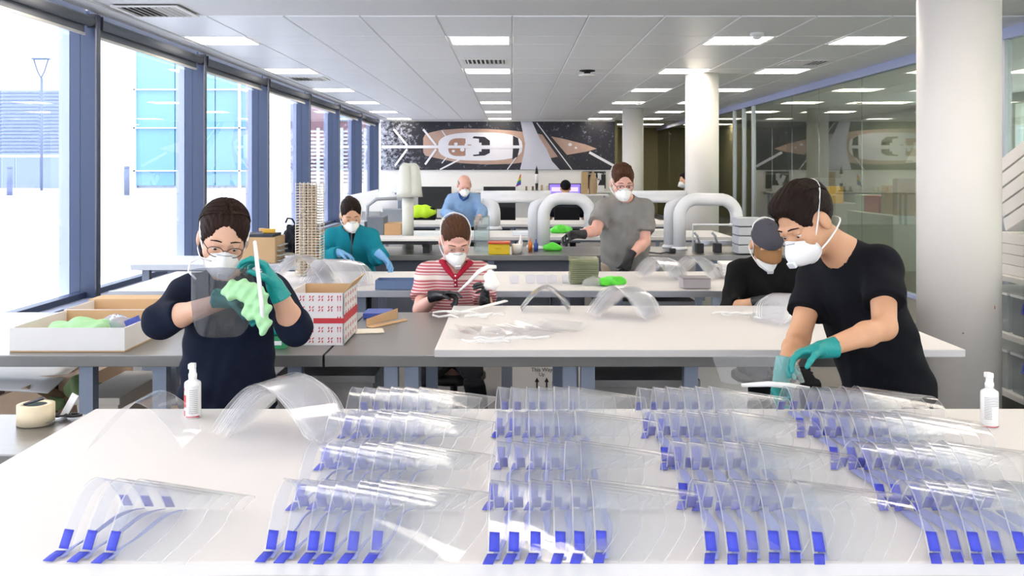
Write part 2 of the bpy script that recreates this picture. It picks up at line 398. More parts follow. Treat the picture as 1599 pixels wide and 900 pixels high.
pp([(834, 192), (842, 192), (905, 265), (885, 265)], 'boom_print', pdark, 7)
for a in ((596, 229.5, 816, 229.5, 2.2), (615, 202, 636, 227, 1.6), (636, 233, 617, 259, 1.6), (661, 202, 681, 227, 1.6), (681, 233, 664, 257, 1.6), (920, 238, 960, 260, 2.0), (687, 265, 722, 247, 1.2), (690, 204, 697, 214, .8), (700, 243, 690, 255, .8), (792, 265, 806, 246, .8), (838, 192, 893, 265, .8)):
    x0, y0, x1, y1, w = a; dx, dy = x1-x0, y1-y0; l = math.hypot(dx, dy); nx, ny = -dy/l*w, dx/l*w
    pp([(x0+nx, y0+ny), (x1+nx, y1+ny), (x1-nx, y1-ny), (x0-nx, y0-ny)], 'spar_print', pwhite, 8)
for a, b, r in ((712, 225, 3), (722, 234, 3.5), (708, 236, 2.5), (728, 226, 2.5), (890, 226, 3), (899, 231, 2)): pp(oval(a, b, r, r*.8, 10, 1), 'fitting_print', pwhite, 9)

# ---- left window wall
YK = [9.16+3.2*k for k in range(-4, 7)]
g = G(); g.bb(XW-.25, XW-.02, -4, YB, 0, .44); struct(g.ob('wall_left', beige), 'low beige wall under the windows')
g = G(); g.bb(XW-.28, XW+.03, -4, YB, .44, .475); struct(g.ob('trim_sill', M('sill_grey', '#8d95ac', .5)), 'grey window sill board')
ORD = ['', '', 'window beside the camera', 'window nearest in view at the left edge', 'window right of the first blue post', 'window right of the second blue post', 'window right of the third blue post', 'window right of the fourth blue post', 'window right of the fifth blue post', 'last window but one', 'last window']
for i, y in enumerate(YK):
    y2 = min(y+3.2, YB)
    q = G(); q.bb(XW-.25, XW, y-.04, y+.04, .475, CE-.03)
    q.bb(XW-.05, XW+.005, y-.046, y+.046, .475, CE-.03)
    q.bb(XW-.2, XW-.1, y+.04, y2-.04, .475, .53); q.bb(XW-.2, XW-.1, y+.04, y2-.04, CE-.10, CE+.02)
    w = struct(q.ob(f'window_{i+1}', steel_blue), 'tall window with dark blue grey post' if i == 4 else None)
    q = G(); q.bb(XW-.156, XW-.150, y+.04, y2-.04, .53, CE-.10); q.ob('pane', glass, w)
    q = G(); q.bb(XW-.36, XW-.26, y-.03, y+.03, .3, CE+.3); q.ob('outer_fin', lavender, w)
    q = G(); q.cyl((XW+.006, y-.05, .475), (XW+.006, y-.05, CE-.03), .012, n=8); q.ob('cover_strip', M('dark_steel', '#55555c', .3, metal=.7), w)
    if y > 2 and y < 26:
        t = thing('roller_blind', f'rolled up grey roller blind over the {ORD[i]}', 'blind', (XW-.03, (y+y2)/2, 3.08), 'roller blinds')
        bm_ = M('blind_fabric', '#6d7078', .8, var=.04)
        G().cyl((XW-.03, y+.10, 3.095), (XW-.03, y2-.10, 3.095), .05, n=18).ob('roll', bm_, t, True)
        q = G(); q.bb(XW-.082, XW-.078, y+.12, y2-.12, 2.98, 3.095); q.ob('cloth', bm_, t)
        q = G(); q.bb(XW-.092, XW-.068, y+.12, y2-.12, 2.962, 2.985); q.ob('bottom_bar', M('blind_bar', '#c8c4bc', .5), t)
        for e in (y+.085, y2-.085):
            q = G(); q.box((XW-.03, e, 3.10), (.09, .012, .13)); q.ob('bracket', M('dark_steel'), t)
# ---- right glass partition
g = G(); g.bb(XG-.06, XG+.06, -4, 35, 3.085, CE+.012); g.bb(XG-.05, XG+.05, -4, 35, 0, .05)
wr = struct(g.ob('wall_right', lavender), 'frameless glass partition with lavender head rail')
ED = [1.8, 4.0, 6.2, 8.2, 10.3, 12.4, 14.56, 16.6, 18.2, 19.6, 21.1, 21.96, 22.9, 25, 27.5, 30, 32.5, 35]
for a, b in zip(ED[:-1], ED[1:]):
    q = G(); q.bb(XG-.006, XG+.006, a+.006, b-.006, .05, 3.085); q.ob('pane', pglass, wr)
for y in (10.3, 21.1, 21.96, 22.9):
    q = G(); q.bb(XG-.04, XG+.04, y-.035, y+.035, .05, 3.085); q.ob('post', alu, wr)

# ================================================================== outside
pave = M('pale_paving', '#cfcfd3', .85, var=.06, scale=.6)
g = G(); g.grid(lambda u, v: (-4.46-70*u, -12+110*v, (.30+.5*min(1, v*2.2))), 4, 40); o = g.ob('ground_plaza', pave); struct(o, 'pale sunlit paved plaza outside the windows')
fb = thing('office_building', 'pale building across the plaza with louvres and blue glass bays', 'building', (-18, 45, .8))
bw = M('facade_white', '#dfe4ec', .6, var=.02); bl = M('facade_glass', '#6f9fc0', .15, var=.08, scale=.4); lv = M('louvre_grey', '#8c9abf', .5)
Yf = 45.0
g = G(); g.bb(-46, PX(210, Yf), Yf, Yf+8, .3, 11); g.ob('wall', bw, fb)
g = G(); g.bb(PX(210, Yf), PX(392, Yf), Yf+.3, Yf+8, .3, 11); g.ob('core', bw, fb)
for a, b in ((210, 272), (272, 335), (335, 374), (374, 392)):
    for c, d in ((290, 268), (266, 201), (199, 141), (139, 60)):
        q = G(); q.bb(PX(a+.8, Yf), PX(b-.8, Yf), Yf+.1, Yf+.3, PZ(c, Yf), PZ(d, Yf)); q.ob('pane', bl, fb)
for py in (267, 200, 140):
    q = G(); q.bb(PX(157, Yf), PX(392, Yf), Yf-.06, Yf+.12, PZ(py, Yf)-.03, PZ(py, Yf)+.03); q.ob('ledge', bw, fb)
for a in (157, 210, 374):
    q = G(); q.bb(PX(a, Yf)-.05, PX(a, Yf)+.05, Yf-.06, Yf+.2, .8, 11); q.ob('mullion', bw, fb)
for k in range(19):
    py = 142+k*5.4
    for a, b in ((-140, -70), (-68, 3), (4, 64), (67, 102)):
        q = G(); q.box((PX((a+b)/2, Yf), Yf-.08, PZ(py, Yf)), (PX(b, Yf)-PX(a, Yf), .16, .05), Rx(.5)); q.ob('slat', lv, fb)
for a, b in ((-140, 3), (4, 25), (26, 64), (65, 105)):
    q = G(); q.bb(PX(a, Yf), PX(b, Yf)-.03, Yf-.05, Yf, .5, PZ(246, Yf)); q.ob('base_panel', M('base_blue', '#8290b8', .6), fb)
bb_ = thing('brick_building', 'pink brick building with white lattice screen far behind the plaza', 'building', (-13, 62, .8))
g = G(); g.bb(-23, -6, 62, 70, .3, 9.5); g.ob('wall', M('pink_brick', '#a8848c', .8, var=.1, scale=6), bb_)
for k in range(14):
    q = G(); q.bb(-23, -6, 60.9, 61.0, .9+k*.24, 1.02+k*.24); q.ob('lattice_slat', bw, bb_)
for k in range(12):
    q = G(); q.bb(-22.9+1.5*k, -22.7+1.5*k, 60.8, 60.9, .8, 4.3); q.ob('lattice_post', bw, bb_)
for k in range(5):
    q = G(); q.bb(-20.5+3*k, -19+3*k, 61.9, 62.0, 4.8, 7.2); q.ob('window', bl, bb_)
bol = M('bollard_steel', '#6f7a94', .4, metal=.5)
for px, lb in ((15, 'steel bollard on the plaza at the left edge of the picture'), (198, 'steel bollard on the plaza seen through the second window'), (479, 'short steel bollard seen between the far window posts')):
    c = P(px, 304, 34); t = thing('bollard', lb, 'bollard', tuple(c), 'bollards')
    G().lathe(c, [(.10, -.12), (.10, .88), (.085, .90), (.085, .91), (.10, .93), (.10, 1.0), (.02, 1.01)], 16).ob('post', bol, t, True)
c = P(65, 250, 40); t = thing('street_lamp', 'slim lamp post with a triangular lamp head on the plaza', 'lamp', (c.x, 40, .8))
G().cyl((c.x, 40, .7), (c.x, 40, PZ(122, 40)), .05, n=10).ob('pole', bol, t, True)
q = G(); h = P(64, 105, 40)
for s in (-1, 1): q.tube([(h.x, 40, PZ(122, 40)), (h.x+s*.14, 40, PZ(112, 40)), (h.x+s*.3, 40, PZ(93, 40))], .03, 8)
q.ob('arms', M('lamp_dark', '#4d5a74', .5), t); q = G(); q.box((h.x, 40, PZ(92, 40)), (.66, .3, .06)); q.ob('lamp_head', M('lamp_dark'), t)
t = thing('bare_tree', 'bare winter tree outside at the left edge', 'tree', (PX(-60, 38), 38, .75)); q = G(); rr = random.Random(3)
def branch(p, d, r, n):
    e = p+d; q.tube([p, (p+e)/2+Vector((rr.uniform(-.06, .06), 0, rr.uniform(-.05, .05))), e], [r, r*.85, r*.6], 5)
    if n:
        for _ in range(3): branch(p+d*rr.uniform(.5, 1), (d*.68)+Vector((rr.uniform(-.6, .6), rr.uniform(-.4, .4), rr.uniform(-.25, .35)))*d.length*.6, r*.55, n-1)
branch(Vector((PX(-60, 38), 38, .7)), Vector((.3, 0, 3.2)), .1, 4); q.ob('trunk', M('bark_pale', '#8d93a6', .9), t)
# ================================================================== benches
steel = M('bench_steel', '#8d8b88', .32, metal=.75, var=.10, scale=6, bump=.02, bscale=30, stretch=(1, 6, 1))
steel_leg = M('leg_steel', '#8a93a3', .4, metal=.5, var=.05)
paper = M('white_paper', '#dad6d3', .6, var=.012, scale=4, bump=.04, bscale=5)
board_edge = M('board_edge', '#cfc9c2', .6, var=.04)
TZ = .90
def legs(t, xs, ys, z1, m=steel_leg, w=.06):
    for x in xs:
        for y in ys:
            q = G(); q.bb(x-w/2, x+w/2, y-w/2, y+w/2, 0, z1); q.ob('leg', m, t)
def apron(t, x0, x1, y0, y1, z, m=steel_leg):
    for a in ((x0+.05, x1-.05, y0+.30, y0+.34), (x0+.05, x1-.05, y1-.09, y1-.05)):
        q = G(); q.bb(a[0], a[1], a[2], a[3], z-.045, z); q.ob('rail', m, t)
def bench(name, label, x0, x1, y0, y1, z, th, m, lx, cat='workbench', lm=steel_leg):
    t = thing(name, label, cat, ((x0+x1)/2, (y0+y1)/2, 0))
    q = G(); q.bb(x0, x1, y0, y1, z-th, z); q.ob('table_top', m, t, bev=.003)
    legs(t, lx, (y0+.10, y1-.10), z-th, lm); apron(t, x0, x1, y0, y1, z-th, lm)
    return t
def cover(name, label, x0, x1, y0, y1, z, drop=.03, th=.004):
    """white paper sheet laid on a bench, wavy folded front edge"""
    rr = random.Random(int(abs(x0)*100+y0*10)); n = 40
    top = [z+th]*(n+1); q = G()
    off = [.004*math.sin(k*.9)+rr.uniform(-.002, .002) for k in range(n+1)]
    dr = [drop*(1+.12*math.sin(k*.45)+rr.uniform(-.05, .05)) for k in range(n+1)]
    rows = []
    for k in range(n+1):
        x = x0+(x1-x0)*k/n
        rows.append([(x, y1, z+.001), (x, y1, z+th), (x, y0+.004, z+th), (x, y0-.004+off[k]*.3, z+th*.4), (x, y0-.006+off[k]*.5, z-dr[k]), (x, y0-.004+off[k]*.5, z-dr[k]), (x, y0-.001, z+.001)])
    m_ = len(rows[0]); vs = [v for r in rows for v in r]
    fs = [(i*m_+j, (i+1)*m_+j, (i+1)*m_+(j+1) % m_, i*m_+(j+1) % m_) for i in range(n) for j in range(m_)]
    fs += [tuple(range(m_)), tuple(n*m_+j for j in range(m_))]
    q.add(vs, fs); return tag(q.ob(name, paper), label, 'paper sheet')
# front table
T1 = bench('front_workbench', 'big steel framed workbench nearest the camera', -1.36, 2.35, 1.95, 3.18, TZ, .035, board_edge, (-1.25, .2, 1.2, 2.2))
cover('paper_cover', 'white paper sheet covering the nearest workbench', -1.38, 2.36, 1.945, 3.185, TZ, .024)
T1b = bench('side_workbench', 'low steel side bench holding the tape roll and scissors', -2.7, -1.385, 2.72, 3.17, TZ-.01, .04, steel, (-2.6, -1.5))
q = G(); q.bb(-2.65, -1.45, 2.45, 2.70, .70, .73); q.ob('lower_shelf', M('shelf_paint', '#cfd3de', .5), T1b)
# second row
T2a = bench('steel_workbench', 'long steel workbench on the left behind the woman in navy', -3.3, -.815, 4.12, 5.36, TZ, .05, steel, (-1.86, -1.54, -.95))
T2b = bench('steel_workbench', 'steel workbench in the middle where the man in the striped polo sits', -.805, 1.75, 4.12, 5.36, TZ, .05, steel, (-.53, -.44, .25, .33, .78))
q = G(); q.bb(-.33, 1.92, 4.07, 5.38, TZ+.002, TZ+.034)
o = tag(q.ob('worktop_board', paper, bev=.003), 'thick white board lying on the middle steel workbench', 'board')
# third row
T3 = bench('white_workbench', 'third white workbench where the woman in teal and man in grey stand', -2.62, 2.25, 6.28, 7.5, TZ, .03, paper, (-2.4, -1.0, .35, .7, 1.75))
q = G(); q.bb(-2.63, 2.26, 6.25, 6.29, TZ-.035, TZ+.004); q.ob('edge_strip', alu, T3)
# fourth row: steel machine bench with extraction pipes
T4 = bench('machine_bench', 'steel machine bench carrying the white extraction pipes', -1.55, 2.9, 8.9, 9.9, TZ, .05, steel, (-1.4, -.2, .9, 1.9, 2.7))
q = G(); q.bb(-1.5, .55, 9.0, 9.05, .25, TZ-.06); q.ob('front_panel', M('dark_panel', '#565b66', .5, var=.05), T4)
# fifth and sixth rows: white top tables
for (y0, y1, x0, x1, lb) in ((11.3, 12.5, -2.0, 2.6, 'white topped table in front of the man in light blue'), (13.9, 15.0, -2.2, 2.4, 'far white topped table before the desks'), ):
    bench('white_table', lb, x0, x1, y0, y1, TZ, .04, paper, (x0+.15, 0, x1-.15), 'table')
desk = bench('office_desk', 'long office desk with black monitors before the back wall', -2.6, 2.7, 17.6, 18.5, .76, .03, M('desk_white', '#dedbd6', .5), (-2.4, 0, 2.5), 'desk')
sh = bench('back_counter', 'long white counter along the back wall holding models', -3.6, 3.0, 28.7, 29.3, 1.02, .04, M('desk_white'), (-3.4, -1.2, 1, 2.8), 'counter')
# ================================================================== people
def skin_mat(name, col): return M(name, col, .5, var=.06, scale=25, bump=.05, bscale=120)
def fabric(name, col, var=.10, bump=.25, bs=350): return M(name, col, .9, var=var, scale=14, bump=bump, bscale=bs, spec=.2)
def hairm(name, col): return M(name, col, .62, var=.5, scale=70, bump=.6, bscale=140, stretch=(1, 1, .2), spec=.12)
mask_m = M('mask_white', '#ecebe8', .8, var=.015, bump=.08, bscale=150)
strap_m = M('mask_strap', '#f0eeea', .7)
eye_m = M('eye_white', '#d8d2cc', .3); iris_m = M('eye_dark', '#1c120d', .2)
def V3(a): return np.array(a, float)
def head_frame(yaw, pitch, roll=0):
    y, p = math.radians(yaw), math.radians(pitch)
    f = Vector((math.sin(y)*math.cos(p), -math.cos(y)*math.cos(p), -math.sin(p)))
    u = Vector((math.sin(y)*math.sin(p), -math.cos(y)*math.sin(p), math.cos(p)))
    if roll: u = Matrix.Rotation(math.radians(roll), 3, f) @ u
    r = f.cross(u)
    return np.array([[r[i], f[i], u[i]] for i in range(3)])      # columns: person's right, forward, up
def head_solid(S, c, R, k=1.0, neck=None, nr=.054):
    L = lambda p: c+R@(V3(p)*k)
    e = lambda p, r, kk=.02, sub=False: S.ell(L(p), V3(r)*k, R, kk, sub)
    e((0, -.014, .032), (.077, .098, .088), .01)
    e((0, .022, -.03), (.064, .07, .085), .03); e((0, .045, -.088), (.036, .036, .03), .04)
    for s in (-1, 1):
        e((s*.046, .055, -.03), (.022, .026, .026), .03)
        e((s*.081, -.008, -.012), (.012, .023, .035), .006)
        e((s*.033, .103, .004), (.019, .017, .014), .012, True)
        S.cone(L((s*.012, .088, .022)), L((s*.048, .073, .022)), .010*k, .008*k, .014)
    for s in (-1, 1): S.ell(L((s*.033, .081, .0095)), V3((.0165, .0125, .0095))*k, R, .004); S.ell(L((s*.033, .080, -.0085)), V3((.015, .0105, .006))*k, R, .004)
    S.cone(L((0, .086, .012)), L((0, .108, -.032)), .009*k, .013*k, .012)
    for s in (-1, 1): S.ell(L((s*.012, .098, -.036)), V3((.010, .012, .009))*k, R, .008)
    S.cone(L((-.018, .082, -.068)), L((.018, .082, -.068)), .010*k, .010*k, .01)
    if neck is not None: S.cone(L((0, -.022, -.07)), V3(neck), nr*k, (nr+.008)*k, .03)
    return L
def add_eyes(par, L, k, R):
    for s in (-1, 1):
        q = G(); q.cur = 0; c = L((s*.033, .0775, .000)); n = 10
        for (mi, rad, off) in ((0, .0125*k, 0), (1, .0068*k, .0068*k)):
            q.cur = mi; cc = c+R@V3((0, off, -.003*(mi)))
            vs = [cc+R@V3((rad*math.sin(PI*i/6)*math.cos(2*PI*j/n), rad*math.sin(PI*i/6)*math.sin(2*PI*j/n), rad*math.cos(PI*i/6))) for i in range(7) for j in range(n)]
            q.add(vs, [(i*n+j, i*n+(j+1) % n, (i+1)*n+(j+1) % n, (i+1)*n+j) for i in range(6) for j in range(n)])
        q.ob('eye', [eye_m, iris_m], par, True)
def add_brows(par, L, k, m):
    for s in (-1, 1):
        q = G(); q.tube([L((s*.015, .0960, .030)), L((s*.032, .0925, .0325)), L((s*.052, .077, .025))], [.0022*k, .003*k, .0015*k], 6)
        q.ob('eyebrow', m, par, True)
def add_mask(par, L, k, R, valve=True, straps=True):
    bnd = []; nb = 28
    key = [(0, .113, .000), (.022, .103, -.012), (.045, .083, -.026), (.060, .062, -.045), (.060, .054, -.075), (.048, .056, -.100), (.026, .068, -.118), (0, .076, -.124)]
    key = key+[(-x, y, z) for x, y, z in key[-2:0:-1]]
    nk = len(key)
    for i in range(nk*2):
        a, b, c, d = [V3(key[(i//2+o) % nk]) for o in (-1, 0, 1, 2)]; t = (i % 2)/2
        bnd.append(.5*((2*b)+(-a+c)*t+(2*a-5*b+4*c-d)*t*t+(-a+3*b-3*c+d)*t**3))
    cen = V3((0, .150, -.062)); n = len(bnd); rings = 8; vs = []
    for r in range(rings+1):
        q_ = r/rings
        for j in range(n):
            b = bnd[j]; p = cen+(b-cen)*q_; p[1] = b[1]+(cen[1]-b[1])*(1-q_**2.3); vs.append(L(p))
    fs = [(r*n+j, r*n+(j+1) % n, (r+1)*n+(j+1) % n, (r+1)*n+j) for r in range(rings) for j in range(n)]
    g_ = G(); g_.add(vs, fs); m = g_.ob('mask', mask_m, par, True)
    q = G(); q.tube([L(b+V3((0, .002, 0))) for b in bnd], .0028*k, 6, closed=True); q.ob('mask_rim', mask_m, m, True)
    q = G(); q.tube([L(p) for p in ((-.026, .110, -.014), (0, .124, -.008), (.026, .110, -.014))], .0022*k, 6); q.ob('nose_clip', M('nose_clip', '#b9bcc2', .4, metal=.5), m)
    if valve:
        q = G(); q.box(L((0, .151, -.074)), (.034*k, .012*k, .022*k), Matrix([list(x) for x in R])); q.ob('valve', M('valve_white', '#dededf', .4), m, bev=.003)
    if straps:
        for pts in (((.060, .062, -.045), (.079, .03, -.005), (.086, -.02, .045), (.066, -.085, .085), (0, -.122, .095)), ((.058, .054, -.085), (.074, .01, -.075), (.080, -.045, -.062), (.055, -.09, -.06), (0, -.108, -.06))):
            full = [V3(p) for p in pts]+[V3((-p[0], p[1], p[2])) for p in pts[-2::-1]]
            path = []
            for i in range(len(full)-1):
                a, b, c, d = full[max(i-1, 0)], full[i], full[i+1], full[min(i+2, len(full)-1)]
                for t in (0, .33, .66): path.append(L(.5*((2*b)+(-a+c)*t+(2*a-5*b+4*c-d)*t*t+(-a+3*b-3*c+d)*t**3)))
            path.append(L(full[-1]))
            q = G(); q.tube(path, .0036*k, 6, flat=.5); q.ob('mask_strap', strap_m, m, True)
    return m
def strand(c, R, amp=.0014, f=300):
    def fn(p):
        q = (p-c)@R
        a = np.arctan2(q[:, 0], q[:, 2]+.05)
        return amp*np.sin(a*52+3*np.sin(q[:, 1]*25))+amp*.7*np.sin(q[:, 0]*f+q[:, 1]*40)
    return fn
def add_hair(par, c, R, k, style, m, h=.005):
    L = lambda p: c+R@(V3(p)*k)
    S = Solid(); lo, hi = c-.22, c+.22
    e = lambda p, r, kk=.015, sub=False: S.ell(L(p), V3(r)*k, R, kk, sub)
    if style in ('short', 'quiff', 'buzz'):
        th = {'short': .012, 'quiff': .015, 'buzz': .008}[style]
        e((0, -.023, .036), (.077+th*.75, .098+th, .088+th))
        if style == 'quiff': e((0, .05, .100), (.05, .04, .026), .03); e((0, .0, .112), (.058, .07, .020), .03)
        if style == 'short': e((0, .05, .10), (.05, .035, .022), .03)
        e((0, .108, -.004), (.072, .062, .094), .008, True)
        e((0, .03, -.085), (.12, .09, .085), .01, True)
        for s in (-1, 1): e((s*.092, .006, -.018), (.036, .044, .054), .006, True)
        S.cut(L((0, -.06, -.06)), R@V3((0, .25, -1)))
    elif style == 'pony':
        e((0, -.027, .036), (.089, .112, .099)); e((0, -.02, -.03), (.085, .085, .06), .03)
        e((.006, .112, .002), (.062, .066, .100), .010, True); e((0, .05, -.115), (.13, .1, .075), .01, True)
        e((.0, -.125, -.03), (.045, .045, .06), .02); S.cone(L((0, -.13, -.04)), L((.05, -.11, -.13)), .034*k, .015*k, .02)
    elif style == 'bun':
        e((0, -.026, .036), (.086, .110, .098)); e((0, -.03, -.03), (.080, .075, .06), .03)
        e((0, .110, .000), (.068, .062, .098), .010, True); e((0, .05, -.11), (.13, .1, .07), .01, True)
        e((0, -.12, .06), (.045, .04, .045), .015)
    elif style == 'fringe':
        e((0, -.016, .03), (.081, .106, .06)); e((0, .09, .03), (.085, .075, .12), .008, True); e((0, -.0, .11), (.076, .11, .062), .01, True)
        for s in (-1, 1): e((s*.088, .005, -.022), (.03, .026, .036), .006, True)
        e((0, .03, -.085), (.12, .09, .08), .01, True)
    S.wave(strand(c, R)); return S.ob('hair', m, lo, hi, h, par)
def add_strands(par, c, R, k, m, n, style, seed=1):
    """locks of hair combed over the crown"""
    rr_ = np.random.RandomState(seed); q = G(); rad = V3((.0885, .1105, .0985)) if style != 'short' else V3((.0865, .1085, .099)); cc = V3((0, -.025, .036))
    for i in range(n):
        s = -1 if i % 2 else 1; a = rr_.uniform(0, 1)
        if style == 'part':                                   # from a parting line down both sides
            st = V3((.012+s*.004, .75-1.3*a, .8)); en = V3((s*1.0, -.5-.5*a*.6, -.25+.1*rr_.uniform(-1, 1))); mid = V3((s*.75, .35-.9*a, .62))
        else:                                                 # combed backwards from the forehead
            x0 = rr_.uniform(-.62, .62); st = V3((x0, .80, .62)); mid = V3((x0*1.15+rr_.uniform(-.1, .1), .05, 1.0)); en = V3((x0*1.1, -.85, .15))
        pts = []
        for t in np.linspace(0, 1, 10):
            d = st*(1-t)**2+mid*2*t*(1-t)+en*t*t; d /= np.linalg.norm(d); l = 1/np.linalg.norm(d/rad)
            pts.append(c+R@((cc+d*(l+.0006+.003*math.sin(PI*t)*rr_.uniform(.3, 1)))*k))
        r_ = rr_.uniform(.0018, .0032)*k; q.tube(pts, [r_*.5]+[r_]*8+[r_*.4], 5)
    o = q.ob('hair_locks', m, par, True); o['kind'] = 'stuff'
def add_cap(par, c, R, k, m, brim_m, beanie=False):
    L = lambda p: c+R@(V3(p)*k)
    S = Solid(); S.ell(L((0, -.014, .045)), V3((.090, .112, .088 if not beanie else .095))*k, R, .01)
    S.cut(L((0, 0, .030 if not beanie else .015)), R@V3((0, .06, -1)))
    cap = S.ob('cap' if not beanie else 'beanie', m, c-.2, c+.2, .005, par)
    if not beanie:
        def br(u, v):
            a = (u-.5)*2; x = a*.078; y0 = .092*math.sqrt(max(0, 1-(a*.92)**2)); y1 = y0+.068*math.sqrt(max(0.02, 1-a*a))
            y = y0-.012+(y1-y0+.012)*v; return L((x, y, .036-.045*(v**1.3)-.022*a*a))
        q = G(); q.grid(br, 16, 6); o = q.ob('brim', brim_m, cap, True); md = o.modifiers.new('thick', 'SOLIDIFY'); md.thickness = .004
        q = G(); q.lathe((0, 0, 0), [(.008, 0), (.007, .004), (.002, .006)], 10); b = q.ob('button', m, None); b.parent = cap; b.matrix_world = Matrix.Translation(L((0, -.014, .132)))
    return cap
def add_hand(par, w, d, n, left, curl, m, name='glove', k=1.0, spread=.12, thumb=(.6, .5), cuff=.05, h=.0036, point=None):
    """w wrist, d finger direction, n palm normal (the way the palm faces), curl per finger 0..1"""
    w = V3(w); d = V3(d)/np.linalg.norm(d); n = V3(n); n = n-d*(n@d); n /= np.linalg.norm(n)
    s = np.cross(d, n)*(1 if left else -1)                         # towards the thumb
    S = Solid()
    kn = []
    for i, (o, l) in enumerate(((.030, .088), (.010, .092), (-.011, .087), (-.030, .078))):
        K = w+d*l*k+s*o*k; kn.append(K); S.cone(w+d*.012*k+s*o*.55*k, K, .0145*k, .0115*k, .016)
    segs = ((.042, .027, .021), (.046, .030, .022), (.042, .028, .021), (.033, .021, .018))
    for i, K in enumerate(kn):
        c = curl[i] if isinstance(curl, (list, tuple)) else curl
        a = 0; p = K; sp = (1.5-i)*spread*(1-c)
        for j, l in enumerate(segs[i]):
            a += c*(1.25, 1.45, .9)[j]
            dr = (d*math.cos(sp)+s*math.sin(sp))*math.cos(a)+n*math.sin(a)
            e = p+dr*l*k; S.cone(p, e, (.0098-.0008*j)*k, (.0090-.0010*j)*k, .004); p = e
    b = w+d*.022*k+s*.026*k+n*.006*k; to, tc = thumb
    dr = d*math.cos(to)+s*math.sin(to)+n*tc*.6; dr /= np.linalg.norm(dr); e = b+dr*.042*k; S.cone(b, e, .015*k, .0115*k, .012)
    dr2 = d*math.cos(to*.5)+s*math.sin(to*.3)+n*tc; dr2 /= np.linalg.norm(dr2); e2 = e+dr2*.032*k; S.cone(e, e2, .0108*k, .0098*k, .005)
    dr3 = d+n*tc*1.3; dr3 /= np.linalg.norm(dr3); S.cone(e2, e2+dr3*.022*k, .0098*k, .008*k, .004)
    S.cone(w-d*.005*k, w+d*.03*k, .027*k, .026*k, .02, (n, .72))
    if cuff: S.cone(w-d*cuff*k, w, .036*k, .030*k, .012); S.cut(w-d*cuff*k, -d)
    S.wave(lambda p: .0007*np.sin(p[:, 0]*420+p[:, 2]*310)*np.sin(p[:, 1]*380))
    return S.ob(name, m, w-.24, w+.24, h, par)

